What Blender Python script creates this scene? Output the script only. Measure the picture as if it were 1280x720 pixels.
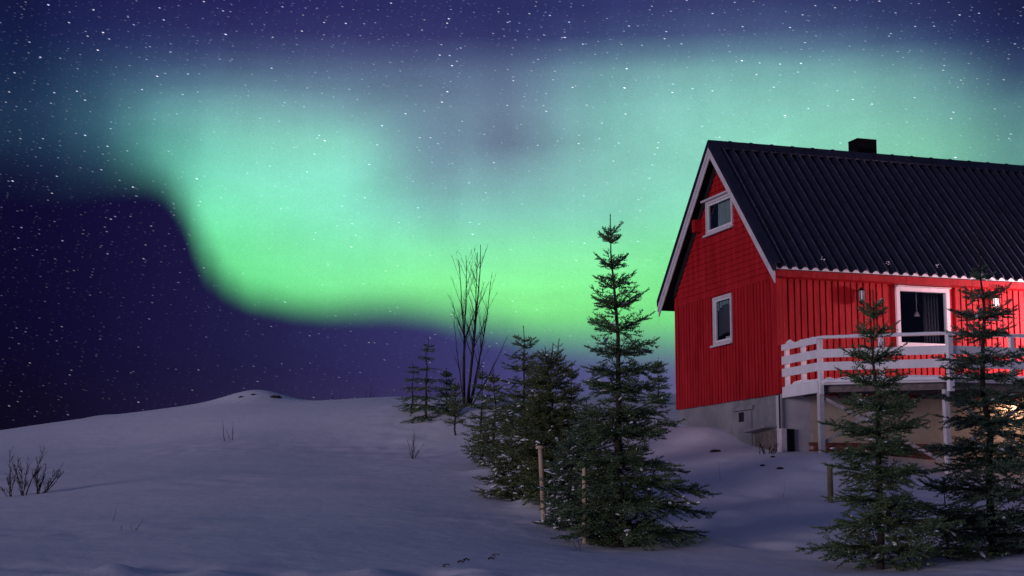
import bpy, math, random
import numpy as np
from mathutils import Vector, Matrix, noise

# ------------------------------------------------------------------ scene, camera, sky, moon, exposure
for o in list(bpy.data.objects):
    bpy.data.objects.remove(o)
S = bpy.context.scene
COL = S.collection
F_PX, PITCH, CAM_Z = 1969.0, 0.1437, 1.6          # focal length in 1280-wide pixels, upward tilt, eye height
cam_d = bpy.data.cameras.new('camera')
cam_d.sensor_width = 36
cam_d.lens = F_PX / 1280 * 36
cam_d.clip_end = 8000
cam = bpy.data.objects.new('camera', cam_d)
COL.objects.link(cam)
cam.location = (0, 0, CAM_Z)
cam.rotation_euler = (math.pi / 2 + PITCH, 0, 0)
S.camera = cam
S.view_settings.view_transform = 'Standard'
S.view_settings.look = 'None'
S.view_settings.exposure = 0
S.view_settings.gamma = 1
S.view_settings.use_curve_mapping = False
try:
    S.cycles.use_denoising = True
    S.cycles.max_bounces = 6
    S.cycles.sample_clamp_indirect = 3
except Exception:
    pass

# low moon behind the camera, to its left
moon_d = bpy.data.lights.new('moon', 'SUN')
moon_d.energy = 1.38
moon_d.color = (0.97, 0.80, 1.0)
moon_d.angle = math.radians(16)
moon = bpy.data.objects.new('moon', moon_d)
COL.objects.link(moon)
MOON_DIR = Vector((0.74, 0.67, -0.048)).normalized()
moon.rotation_euler = MOON_DIR.to_track_quat('-Z', 'Y').to_euler()
moon.location = (-30, -30, 20)

CP, SP = math.cos(PITCH), math.sin(PITCH)
def ray(px, py):
    u, v = (px - 640) / F_PX, (360 - py) / F_PX
    return Vector((u, CP - v * SP, SP + v * CP))
def at(px, py, d):
    r = ray(px, py)
    k = d / r.y
    return Vector((r.x * k, d, CAM_Z + r.z * k))
def px_of(x, y, z):
    z -= CAM_Z
    d = y * CP + z * SP
    return 640 + F_PX * x / d, 360 - F_PX * (-y * SP + z * CP) / d

def lin(c):
    c = c / 255.0
    return c / 12.92 if c <= 0.04045 else ((c + 0.055) / 1.055) ** 2.4

SKY_PX = [0, 107, 213, 320, 427, 533, 640, 747, 853, 960, 1067, 1173, 1280]
# the lit sky and the dark sky below the aurora's border, by height in the photograph, sRGB
SKY = {
 0:   "18 22 60|28 30 78|36 36 86|38 38 92|40 40 94|42 44 96|42 46 98|46 50 102|52 58 106|54 62 108|44 52 98|36 42 84|26 30 70",
 45:  "18 28 66|32 40 86|44 50 100|48 50 100|52 54 104|52 54 104|52 58 108|60 72 118|70 86 128|74 92 132|66 84 124|50 64 108|30 38 80",
 90:  "20 34 68|42 66 98|72 98 130|84 108 138|88 108 140|88 106 138|92 112 142|110 152 164|122 176 176|122 180 178|116 170 168|96 138 148|48 66 100",
 135: "28 46 78|48 80 104|106 166 168|120 172 175|118 160 172|106 133 154|108 131 154|126 184 182|134 200 190|132 200 186|128 192 178|114 172 166|82 124 134",
 180: "30 52 80|46 80 102|98 176 162|136 218 196|138 214 196|112 144 162|108 129 152|130 190 184|138 210 192|138 214 190|136 210 184|126 196 170|94 146 144",
 225: "26 44 72|44 78 100|104 198 168|134 230 200|138 230 204|122 166 174|126 174 178|136 202 190|138 216 194|138 216 188|134 212 184|124 196 170|96 152 144",
 270: "34 60 86|70 140 124|108 218 164|126 234 184|136 234 200|128 202 186|132 206 188|136 216 192|134 222 184|132 220 180|128 214 174|116 200 160|92 156 138",
 315: "60 118 110|88 198 140|104 224 150|118 230 158|130 238 176|134 238 176|136 238 174|136 238 172|130 234 162|126 228 158|120 220 152|106 204 140|84 160 124",
 360: "60 118 110|90 200 120|100 222 134|108 226 142|126 238 156|134 246 152|140 254 158|136 248 154|126 236 146|122 230 142|114 220 136|100 200 124|76 150 110",
 395: "60 118 110|90 200 120|100 220 128|108 226 134|122 234 138|130 238 140|130 236 138|126 230 138|120 224 134|116 218 132|106 204 126|92 180 116|70 136 104",
 430: "60 118 110|90 200 120|100 214 126|108 216 130|118 220 134|122 218 136|118 208 138|114 196 140|110 186 138|108 180 136|100 166 130|86 144 120|66 108 104",
 475: "60 110 110|84 150 120|92 160 124|100 164 128|104 164 132|106 160 136|106 152 138|102 144 140|100 136 138|98 132 136|90 122 130|76 106 118|60 84 104",
}
NIGHT = {
 200: "14 10 46|16 12 52|22 18 60|32 28 74|42 40 90|52 50 104|62 64 116|82 88 132|92 98 138|92 98 138|84 90 132|72 78 120|56 60 104",
 430: "13 9 40|18 14 50|26 22 62|33 31 72|43 41 88|53 51 102|64 66 118|84 90 134|94 98 138|94 98 138|86 90 132|72 78 120|56 60 104",
 465: "13 9 36|18 14 46|26 22 58|33 30 68|43 39 85|53 49 99|65 63 115|82 84 130|92 92 135|92 92 135|84 86 128|72 74 116|56 56 100",
 505: "13 9 30|20 15 42|29 24 56|37 32 66|47 42 81|57 52 95|67 64 111|82 82 126|92 92 132|92 92 132|84 84 126|70 70 112|56 56 98",
 600: "14 10 28|20 15 40|29 24 54|37 32 64|47 42 78|57 52 92|66 62 108|80 80 122|88 88 128|88 88 128|80 80 122|70 70 112|56 56 98",
}
def rows_of(T): return sorted(T), np.array([[[float(v) for v in c.split()] for c in T[r].split('|')] for r in sorted(T)])
GREEN, DARK = rows_of(SKY), rows_of(NIGHT)
EDGE = [(-80, 198), (0, 198), (90, 202), (162, 208), (208, 226), (234, 262), (249, 299), (270, 335), (302, 363), (350, 376), (400, 383), (450, 381), (500, 381), (550, 387), (600, 397), (650, 412), (700, 424), (770, 432), (860, 440), (1000, 446), (1360, 446)]
EDGE_W = [84, 84, 78, 60, 44, 36, 36, 36, 36, 38, 40, 44, 46, 48, 52, 48, 52, 54, 54, 54, 54]
def bil(T, px, py):
    ROWS, T = T
    py = min(max(py, ROWS[0]), ROWS[-1]); px = min(max(px, 0), 1280)
    i = max(0, min(len(ROWS) - 2, sum(r <= py for r in ROWS) - 1))
    j = min(len(SKY_PX) - 2, int(px / 106.7))
    a = (py - ROWS[i]) / (ROWS[i + 1] - ROWS[i]); b = min(max((px - SKY_PX[j]) / (SKY_PX[j + 1] - SKY_PX[j]), 0), 1)
    return (T[i, j] * (1 - b) + T[i, j + 1] * b) * (1 - a) + (T[i + 1, j] * (1 - b) + T[i + 1, j + 1] * b) * a
EDGE_EL = []                                                         # the aurora's lower border: azimuth, elevation, softness, in degrees
for (ex, ey), ew in zip(EDGE, EDGE_W):
    r = ray(ex, ey); EDGE_EL.append((math.degrees(math.atan2(r.x, r.y)), math.degrees(math.asin(r.z / r.length)), ew * 0.0291))

def make_world():
    w = bpy.data.worlds.new('World')
    S.world = w
    w.use_nodes = True
    nt = w.node_tree
    nt.nodes.clear()
    N, L = nt.nodes.new, nt.links.new
    def math_(op, a, b=None, c=None):
        n = N('ShaderNodeMath'); n.operation = op
        for i, v in enumerate((a, b, c)):
            if v is None: continue
            if isinstance(v, (int, float)): n.inputs[i].default_value = v
            else: L(v, n.inputs[i])
        return n.outputs[0]
    def mix_(f, a, b, blend='MIX'):
        n = N('ShaderNodeMix'); n.data_type = 'RGBA'; n.blend_type = blend
        for i, v in ((0, f), (6, a), (7, b)):
            if isinstance(v, (int, float)): n.inputs[i].default_value = v
            elif isinstance(v, tuple): n.inputs[i].default_value = v
            else: L(v, n.inputs[i])
        return n.outputs[2]
    tc = N('ShaderNodeTexCoord')
    sep = N('ShaderNodeSeparateXYZ'); L(tc.outputs['Generated'], sep.inputs[0])
    x, y, z = sep.outputs
    deg = 180 / math.pi
    az0 = math_('MULTIPLY', math_('ARCTAN2', x, y), deg)          # degrees east of the aurora's bearing
    el0 = math_('MULTIPLY', math_('ARCSINE', z), deg)             # degrees above the horizon
    # slow drift of the curtains
    def wob(scale, seed):
        n = N('ShaderNodeTexNoise'); n.inputs['Scale'].default_value = scale; n.inputs['Detail'].default_value = 3
        v = N('ShaderNodeVectorMath'); v.operation = 'ADD'; v.inputs[1].default_value = (seed, seed * 2, 0)
        L(tc.outputs['Generated'], v.inputs[0]); L(v.outputs[0], n.inputs['Vector'])
        return math_('SUBTRACT', n.outputs['Fac'], 0.5)
    az = math_('ADD', az0, math_('MULTIPLY', wob(9, 3.1), 0.8))
    el = math_('ADD', el0, math_('MULTIPLY', wob(11, 7.7), 0.3))
    fac = math_('MULTIPLY_ADD', az, 1 / 44.0, 0.5)                # azimuth -22..22 -> 0..1
    def ramp(cols, interp='LINEAR'):
        r = N('ShaderNodeValToRGB'); r.color_ramp.interpolation = interp
        e = r.color_ramp.elements
        while len(e) < len(cols): e.new(0.5)
        for k, (p, c) in enumerate(cols):
            e[k].position = min(max(p, 0), 1); e[k].color = (*c, 1)
        L(fac, r.inputs[0]); return r.outputs[0]
    def table(T, pys, azs):
        prev = None
        for py in pys:
            r = ray(640, py); e = math.degrees(math.atan2(r.z, r.y)); out = []
            for a in azs:
                d = (math.sin(math.radians(a)) * math.cos(math.radians(e)), math.cos(math.radians(a)) * math.cos(math.radians(e)), math.sin(math.radians(e)))
                u, v = px_of(d[0] * 1000, d[1] * 1000, d[2] * 1000 + CAM_Z)
                out.append((a / 44 + 0.5, [lin(q) for q in bil(T, u, v)]))
            c = ramp(out, 'CARDINAL')
            if prev is None: prev = c
            else:
                m = N('ShaderNodeMapRange'); m.interpolation_type = 'LINEAR'
                m.inputs['From Min'].default_value = pe; m.inputs['From Max'].default_value = e
                L(el, m.inputs['Value']); prev = mix_(m.outputs[0], prev, c)
            pe = e
        return prev
    azs = [-18 + 1.64 * k for k in range(23)]
    green = table(GREEN, [560, 480, 450, 425, 400, 378, 356, 335, 312, 290, 268, 246, 224, 202, 180, 158, 136, 114, 92, 70, 45, 10], azs)
    dark = table(DARK, [560, 505, 465, 430, 300, 200], azs)
    # smoky unevenness of the glow: broad billows and faint upright rays
    rv = N('ShaderNodeCombineXYZ'); L(math_('MULTIPLY', az, 0.55), rv.inputs[0]); L(math_('MULTIPLY', el, 0.05), rv.inputs[1])
    rn = N('ShaderNodeTexNoise'); rn.inputs['Scale'].default_value = 1.0; rn.inputs['Detail'].default_value = 5; L(rv.outputs[0], rn.inputs['Vector'])
    sv = N('ShaderNodeCombineXYZ'); L(math_('MULTIPLY', az, 0.16), sv.inputs[0]); L(math_('MULTIPLY', el, 0.30), sv.inputs[1])
    sn = N('ShaderNodeTexNoise'); sn.inputs['Scale'].default_value = 1.0; sn.inputs['Detail'].default_value = 6; sn.inputs['Roughness'].default_value = 0.6; sn.inputs['Distortion'].default_value = 0.6; L(sv.outputs[0], sn.inputs['Vector'])
    amp = math_('ADD', math_('MULTIPLY_ADD', rn.outputs['Fac'], 0.22, 0.89), math_('MULTIPLY_ADD', sn.outputs['Fac'], 0.44, -0.22))
    gs_ = N('ShaderNodeVectorMath'); gs_.operation = 'SCALE'; L(green, gs_.inputs[0]); L(amp, gs_.inputs['Scale']); green = gs_.outputs[0]
    # border height and softness along the azimuth (softness measured square to the border)
    slopes = []
    for k in range(len(EDGE_EL)):
        p, q = EDGE_EL[max(k - 1, 0)], EDGE_EL[min(k + 1, len(EDGE_EL) - 1)]; slopes.append((q[1] - p[1]) / (q[0] - p[0]))
    eb = ramp([(p[0] / 44 + 0.5, (p[1] / 20, p[2] * math.sqrt(1 + sl * sl) / 20, 0)) for p, sl in zip(EDGE_EL, slopes)], 'CARDINAL')
    es = N('ShaderNodeSeparateColor'); L(eb, es.inputs[0])
    dd = math_('SUBTRACT', math_('MULTIPLY', es.outputs[0], 20), el)
    ff = N('ShaderNodeMapRange'); ff.interpolation_type = 'SMOOTHSTEP'; ff.inputs['From Min'].default_value = -0.75; ff.inputs['From Max'].default_value = 0.75
    L(math_('DIVIDE', dd, math_('MULTIPLY', es.outputs[1], 20)), ff.inputs['Value'])
    prev = mix_(ff.outputs[0], green, dark)
    # overhead and behind: plain deep blue night
    m = N('ShaderNodeMapRange'); m.interpolation_type = 'SMOOTHSTEP'
    m.inputs['From Min'].default_value = 19; m.inputs['From Max'].default_value = 40; L(el0, m.inputs['Value'])
    night = (0.028, 0.038, 0.104, 1)
    col = mix_(m.outputs[0], prev, night)
    ab = math_('ABSOLUTE', az0)
    m = N('ShaderNodeMapRange'); m.interpolation_type = 'SMOOTHSTEP'
    m.inputs['From Min'].default_value = 26; m.inputs['From Max'].default_value = 60; L(ab, m.inputs['Value'])
    col = mix_(m.outputs[0], col, night)
    # faint fine grain of unresolved stars and airglow
    g = N('ShaderNodeTexNoise'); g.inputs['Scale'].default_value = 900; g.inputs['Detail'].default_value = 1
    L(tc.outputs['Generated'], g.inputs['Vector'])
    gm = math_('MULTIPLY_ADD', g.outputs['Fac'], 0.20, 0.90)
    gv = N('ShaderNodeVectorMath'); gv.operation = 'SCALE'; L(col, gv.inputs[0]); L(gm, gv.inputs['Scale'])
    col = gv.outputs[0]
    # stars: short trails, sinking to the right
    cosel = math_('COSINE', math_('MULTIPLY', el0, 1 / deg))
    X = math_('MULTIPLY', az0, cosel); Y = el0
    t = math.radians(-14)
    xr = math_('ADD', math_('MULTIPLY', X, math.cos(t)), math_('MULTIPLY', Y, math.sin(t)))
    yr = math_('SUBTRACT', math_('MULTIPLY', Y, math.cos(t)), math_('MULTIPLY', X, math.sin(t)))
    def stars(cell, stretch, rad, power, gain, seed):
        # cell: height of a cell in degrees
        c = N('ShaderNodeCombineXYZ')
        L(math_('MULTIPLY_ADD', xr, 1 / (cell * stretch), seed), c.inputs[0]); L(math_('MULTIPLY_ADD', yr, 1 / cell, seed * 1.7), c.inputs[1])
        v = N('ShaderNodeTexVoronoi'); v.voronoi_dimensions = '2D'; v.inputs['Scale'].default_value = 1
        L(c.outputs[0], v.inputs['Vector'])
        s = N('ShaderNodeSeparateColor'); L(v.outputs['Color'], s.inputs[0])
        br = math_('POWER', s.outputs[0], power)
        d = N('ShaderNodeMapRange'); d.interpolation_type = 'SMOOTHSTEP'
        d.inputs['From Min'].default_value = rad; d.inputs['From Max'].default_value = rad * 0.25
        d.inputs['To Min'].default_value = 0; d.inputs['To Max'].default_value = 1
        L(v.outputs['Distance'], d.inputs['Value'])
        lum = math_('MULTIPLY', math_('MULTIPLY', d.outputs[0], br), gain)
        tint = mix_(s.outputs[1], (0.45, 0.60, 1.0, 1), (1.0, 0.90, 0.92, 1))
        sc = N('ShaderNodeVectorMath'); sc.operation = 'SCALE'; L(tint, sc.inputs[0]); L(lum, sc.inputs['Scale'])
        return sc.outputs[0]
    lay = [stars(0.16, 2.6, 0.130, 7.0, 0.40, 3.7), stars(0.27, 2.6, 0.078, 8.0, 1.4, 11.3), stars(0.80, 2.5, 0.028, 4.0, 2.6, 23.9), stars(0.11, 2.4, 0.18, 4.0, 0.10, 41.3)]
    total = lay[0]
    for q in lay[1:]:
        a = N('ShaderNodeVectorMath'); a.operation = 'ADD'; L(total, a.inputs[0]); L(q, a.inputs[1]); total = a.outputs[0]
    # more stars high up, fewer in the murk near the ground
    m = N('ShaderNodeMapRange'); m.inputs['From Min'].default_value = 7; m.inputs['From Max'].default_value = 17
    m.inputs['To Min'].default_value = 0.22; m.inputs['To Max'].default_value = 1.0; L(el0, m.inputs['Value'])
    sc = N('ShaderNodeVectorMath'); sc.operation = 'SCALE'; L(total, sc.inputs[0]); L(m.outputs[0], sc.inputs['Scale'])
    a = N('ShaderNodeVectorMath'); a.operation = 'ADD'; L(col, a.inputs[0]); L(sc.outputs[0], a.inputs[1])
    bg = N('ShaderNodeBackground'); L(a.outputs[0], bg.inputs['Color']); bg.inputs['Strength'].default_value = 1.0
    out = N('ShaderNodeOutputWorld'); L(bg.outputs[0], out.inputs[0])
    try: w.cycles.sampling_method = 'MANUAL'; w.cycles.sample_map_resolution = 1024
    except Exception: pass
make_world()

# ------------------------------------------------------------------ materials
MATS = {}
def material(name, color, rough=0.7, var=0.15, scale=6.0, stretch=(1, 1, 1), bump=0.0, bscale=40.0, metallic=0.0, spec=0.4,
             dark=None, emit=None, emit_s=0.0, sss=0.0, bdist=0.02):
    m = bpy.data.materials.new(name); m.use_nodes = True
    nt = m.node_tree; b = nt.nodes['Principled BSDF']; N, L = nt.nodes.new, nt.links.new
    tc = N('ShaderNodeTexCoord'); mp = N('ShaderNodeMapping'); mp.inputs['Scale'].default_value = stretch
    L(tc.outputs['Object'], mp.inputs[0])
    n = N('ShaderNodeTexNoise'); n.inputs['Scale'].default_value = scale; n.inputs['Detail'].default_value = 6; n.inputs['Roughness'].default_value = 0.65
    L(mp.outputs[0], n.inputs['Vector'])
    r = N('ShaderNodeValToRGB')
    c = np.array(color, float); d = np.array(dark, float) if dark else c * (1 - 2 * var)
    r.color_ramp.elements[0].position = 0.3; r.color_ramp.elements[1].position = 0.68
    r.color_ramp.elements[0].color = (*np.clip(d, 0, 1), 1); r.color_ramp.elements[1].color = (*np.clip(c * (1 + var * 0.6), 0, 1), 1)
    L(n.outputs['Fac'], r.inputs[0]); L(r.outputs[0], b.inputs['Base Color'])
    b.inputs['Roughness'].default_value = rough; b.inputs['Metallic'].default_value = metallic
    b.inputs['Specular IOR Level'].default_value = spec
    if bump:
        n2 = N('ShaderNodeTexNoise'); n2.inputs['Scale'].default_value = bscale; n2.inputs['Detail'].default_value = 4
        L(mp.outputs[0], n2.inputs['Vector'])
        bp = N('ShaderNodeBump'); bp.inputs['Strength'].default_value = bump; bp.inputs['Distance'].default_value = bdist
        L(n2.outputs['Fac'], bp.inputs['Height']); L(bp.outputs[0], b.inputs['Normal'])
    if emit:
        b.inputs['Emission Color'].default_value = (*emit, 1); b.inputs['Emission Strength'].default_value = emit_s
    if sss:
        b.inputs['Subsurface Weight'].default_value = sss
    MATS[name] = m
    return m
def glass_material(name, refl=0.12, tint=(0.9, 0.95, 0.95)):
    m = bpy.data.materials.new(name); m.use_nodes = True
    nt = m.node_tree; nt.nodes.clear(); N, L = nt.nodes.new, nt.links.new
    t = N('ShaderNodeBsdfTransparent'); t.inputs[0].default_value = (*tint, 1)
    g = N('ShaderNodeBsdfGlossy'); g.inputs['Roughness'].default_value = 0.03
    f = N('ShaderNodeLayerWeight'); p3 = N('ShaderNodeMath'); p3.operation = 'POWER'; p3.inputs[1].default_value = 5; L(f.outputs['Facing'], p3.inputs[0])
    mx = N('ShaderNodeMixShader'); a = N('ShaderNodeMath'); a.operation = 'MULTIPLY_ADD'; a.inputs[1].default_value = 0.7; a.inputs[2].default_value = refl
    L(p3.outputs[0], a.inputs[0]); L(a.outputs[0], mx.inputs[0]); L(t.outputs[0], mx.inputs[1]); L(g.outputs[0], mx.inputs[2])
    o = N('ShaderNodeOutputMaterial'); L(mx.outputs[0], o.inputs[0]); MATS[name] = m; return m

M_red = material('red_painted_wood', (0.48, 0.018, 0.024), 0.55, 0.16, 7, (1, 1, 0.12), 0.4, 60, dark=(0.29, 0.004, 0.006), spec=0.16)
M_white = material('white_painted_wood', (0.80, 0.78, 0.78), 0.55, 0.07, 5, (1, 1, 0.4), 0.15, 40)
M_trim = material('weathered_white_trim', (0.62, 0.58, 0.58), 0.6, 0.10, 5, (1, 1, 1), 0.15, 40)
M_roof = material('black_metal_tile', (0.014, 0.014, 0.030), 0.40, 0.25, 3, (1, 1, 1), 0.1, 30, spec=0.45)
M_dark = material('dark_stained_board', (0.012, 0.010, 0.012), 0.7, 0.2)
M_conc = material('grey_concrete', (0.26, 0.26, 0.27), 0.85, 0.16, 1.6, (1, 1, 1), 0.5, 25)
M_plaster = material('beige_plaster', (0.62, 0.53, 0.40), 0.85, 0.14, 1.4, (1, 1, 1), 0.4, 22)
M_brickred = material('rusty_red_masonry', (0.26, 0.09, 0.07), 0.9, 0.3, 4, (1, 1, 2), 0.5, 20)
M_snow = material('fresh_snow', (0.86, 0.86, 0.88), 0.75, 0.02, 2, (1, 1, 1), 0.32, 3, spec=0.25, bdist=0.05)
M_bark = material('brown_spruce_bark', (0.036, 0.027, 0.020), 0.9, 0.3, 12, (1, 1, 0.3), 0.5, 40)
M_bark2 = material('dark_bare_bark', (0.022, 0.018, 0.018), 0.85, 0.3, 12, (1, 1, 0.3))
M_twig = material('reddish_twig', (0.05, 0.030, 0.028), 0.85, 0.3, 12)
M_post = material('pale_stake_wood', (0.55, 0.42, 0.28), 0.75, 0.16, 10, (1, 1, 0.15), 0.3, 50)
M_post2 = material('mossy_green_post', (0.20, 0.19, 0.09), 0.85, 0.25, 9, (1, 1, 0.3), 0.4, 40)
M_curtain = material('pale_curtain', (0.30, 0.36, 0.34), 0.8, 0.2, 5, (6, 6, 0.4))
M_drape = material('grey_drape', (0.085, 0.08, 0.10), 0.9, 0.25, 5, (6, 6, 0.2))
M_room = material('dim_room_wall', (0.10, 0.10, 0.12), 0.9, 0.1)
M_joist = material('grey_brown_timber', (0.17, 0.14, 0.13), 0.85, 0.25, 8)
M_lplaster = material('lit_plaster', (0.55, 0.52, 0.55), 0.85, 0.12, 1.8, bump=0.3, bscale=22)  # light beside the deck's shade, put into a paler render colour
M_soot = material('black_chimney_sheet', (0.005, 0.005, 0.007), 0.9, 0.2, spec=0.05)
M_brace = material('grey_brace_timber', (0.34, 0.31, 0.31), 0.8, 0.2, 8)
M_rib = material('highlit_tile_rib', (0.11, 0.11, 0.16), 0.5, 0.4, 5, (1, 1, 1))  # lighter tone paints the moonlit highlight along each tile rib
M_stone = material('dark_stone', (0.035, 0.032, 0.035), 0.9, 0.3, 6, bump=0.5, bscale=12)
M_black = material('black_lantern_metal', (0.012, 0.012, 0.014), 0.4, 0.15)
M_pend = material('white_lamp_shade', (0.8, 0.78, 0.76), 0.4, 0.05)
M_weed = material('dead_brush', (0.045, 0.022, 0.020), 0.9, 0.3, 12)
M_pane = glass_material('window_glass', 0.06)
M_pane_dark = glass_material('large_window_glass', 0.03)
M_lglow = material('lit_lantern_glass', (0.8, 0.78, 0.75), 0.3, 0.03, emit=(1.0, 0.80, 0.86), emit_s=1.1)
M_lwarm = material('warm_lamp_glass', (0.8, 0.75, 0.6), 0.3, 0.03, emit=(1.0, 0.62, 0.40), emit_s=0.7)
M_lglow2 = material('faint_lantern_glass', (0.34, 0.34, 0.37), 0.3, 0.03, emit=(0.9, 0.82, 1.0), emit_s=0.10)

def needle_material(name, base, tip):
    m = bpy.data.materials.new(name); m.use_nodes = True
    nt = m.node_tree; b = nt.nodes['Principled BSDF']; N, L = nt.nodes.new, nt.links.new
    tc = N('ShaderNodeTexCoord')
    n = N('ShaderNodeTexNoise'); n.inputs['Scale'].default_value = 4.5; n.inputs['Detail'].default_value = 5
    L(tc.outputs['Object'], n.inputs['Vector'])
    r = N('ShaderNodeValToRGB'); r.color_ramp.elements[0].position = 0.35; r.color_ramp.elements[1].position = 0.68
    r.color_ramp.elements[0].color = (*base, 1); r.color_ramp.elements[1].color = (*tip, 1)
    L(n.outputs['Fac'], r.inputs[0]); L(r.outputs[0], b.inputs['Base Color'])
    b.inputs['Roughness'].default_value = 0.6; b.inputs['Specular IOR Level'].default_value = 0.3
    return m
M_needle = needle_material('spruce_needles', (0.048, 0.098, 0.042), (0.140, 0.210, 0.090))
M_needle_g = needle_material('mossy_spruce_needles', (0.056, 0.088, 0.030), (0.160, 0.200, 0.070))
M_needle_b = needle_material('bluish_spruce_needles', (0.048, 0.094, 0.058), (0.140, 0.205, 0.125))

# ------------------------------------------------------------------ mesh helpers
def mesh_obj(name, verts, faces, mats, parent=None, smooth=False, midx=None, loc=None):
    me = bpy.data.meshes.new(name)
    if isinstance(verts, np.ndarray): verts = verts.tolist()
    if isinstance(faces, np.ndarray): faces = faces.tolist()
    me.from_pydata(verts, [], faces)
    for m in (mats if isinstance(mats, (list, tuple)) else [mats]): me.materials.append(m)
    if midx is not None: me.polygons.foreach_set('material_index', np.asarray(midx, np.int32))
    if smooth: me.polygons.foreach_set('use_smooth', np.ones(len(me.polygons), bool))
    me.update()
    o = bpy.data.objects.new(name, me); COL.objects.link(o)
    if parent: o.parent = parent
    if loc is not None: o.location = loc
    return o
def tag(o, label=None, cat=None, group=None, kind=None):
    for k, v in (('label', label), ('category', cat), ('group', group), ('kind', kind)):
        if v: o[k] = v
    return o
def empty(name, loc, rz=0, **kw):
    o = bpy.data.objects.new(name, None); COL.objects.link(o)
    o.location = loc; o.rotation_euler = (0, 0, rz); o.empty_display_size = 0.2
    return tag(o, **kw)

class MB:
    """collects simple solids into one mesh"""
    def __init__(self, off=(0, 0, 0)):
        self.v, self.f, self.m = [], [], []; self.off = Vector(off); self.cur = 0
    def add(self, vs, fs):
        b = len(self.v)
        self.v += [tuple(Vector(p) - self.off) for p in vs]
        self.f += [[b + i for i in q] for q in fs]; self.m += [self.cur] * len(fs)
    def box(self, x0, x1, y0, y1, z0, z1):
        vs = [(x0, y0, z0), (x1, y0, z0), (x1, y1, z0), (x0, y1, z0), (x0, y0, z1), (x1, y0, z1), (x1, y1, z1), (x0, y1, z1)]
        self.add(vs, [(0, 3, 2, 1), (4, 5, 6, 7), (0, 1, 5, 4), (1, 2, 6, 5), (2, 3, 7, 6), (3, 0, 4, 7)])
    def bar(self, a, b, w, h, up=(0, 0, 1)):
        """rectangular bar from a to b, w wide (sideways), h high (towards up)"""
        a, b, up = Vector(a), Vector(b), Vector(up)
        d = (b - a).normalized(); s = d.cross(up).normalized(); u = s.cross(d)
        vs = []
        for p in (a, b):
            for i, j in ((-1, -1), (1, -1), (1, 1), (-1, 1)): vs.append(p + s * (w / 2 * i) + u * (h / 2 * j))
        self.add(vs, [(0, 1, 2, 3), (7, 6, 5, 4), (0, 4, 5, 1), (1, 5, 6, 2), (2, 6, 7, 3), (3, 7, 4, 0)])
    def prism(self, poly, axis, t0, t1):
        """extrude a polygon (list of 2-tuples) along axis 0 (poly = y,z) or 1 (poly = x,z) or 2 (x,y)"""
        n = len(poly)
        def mk(p, t):
            return (t, p[0], p[1]) if axis == 0 else (p[0], t, p[1]) if axis == 1 else (p[0], p[1], t)
        vs = [mk(p, t0) for p in poly] + [mk(p, t1) for p in poly]
        fs = [list(range(n))[::-1], list(range(n, 2 * n))] + [(i, (i + 1) % n, n + (i + 1) % n, n + i) for i in range(n)]
        self.add(vs, fs)
    def lathe(self, prof, c, n=12):
        vs, fs = [], []
        for r, z in prof:
            for k in range(n):
                a = 2 * math.pi * k / n; vs.append((c[0] + r * math.cos(a), c[1] + r * math.sin(a), c[2] + z))
        for i in range(len(prof) - 1):
            for k in range(n): fs.append((i * n + k, i * n + (k + 1) % n, (i + 1) * n + (k + 1) % n, (i + 1) * n + k))
        fs.append(list(range(n))[::-1]); fs.append(list(range((len(prof) - 1) * n, len(prof) * n)))
        self.add(vs, fs)
    def tube(self, pts, rads, n=6):
        pts = [Vector(p) for p in pts]; vs, fs = [], []
        ref = Vector((0.31, 0.17, 0.93))
        for i, p in enumerate(pts):
            d = (pts[min(i + 1, len(pts) - 1)] - pts[max(i - 1, 0)])
            if d.length < 1e-9: d = Vector((0, 0, 1))
            d.normalize(); s = d.cross(ref)
            if s.length < 0.05: s = d.cross(Vector((1, 0, 0)))
            s.normalize(); u = d.cross(s)
            for k in range(n):
                a = 2 * math.pi * k / n; vs.append(p + (s * math.cos(a) + u * math.sin(a)) * rads[i])
        for i in range(len(pts) - 1):
            for k in range(n): fs.append((i * n + k, i * n + (k + 1) % n, (i + 1) * n + (k + 1) % n, (i + 1) * n + k))
        fs.append(list(range(n))[::-1]); fs.append(list(range((len(pts) - 1) * n, len(pts) * n)))
        self.add(vs, fs)
    def build(self, name, mats, parent=None, smooth=False, label=None):
        o = mesh_obj(name, self.v, self.f, mats, parent, smooth, self.m)
        if label: o['label'] = label
        return o
def bevel(o, w=0.008):
    m = o.modifiers.new('edge', 'BEVEL'); m.width = w; m.segments = 2; m.limit_method = 'ANGLE'
    return o

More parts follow.
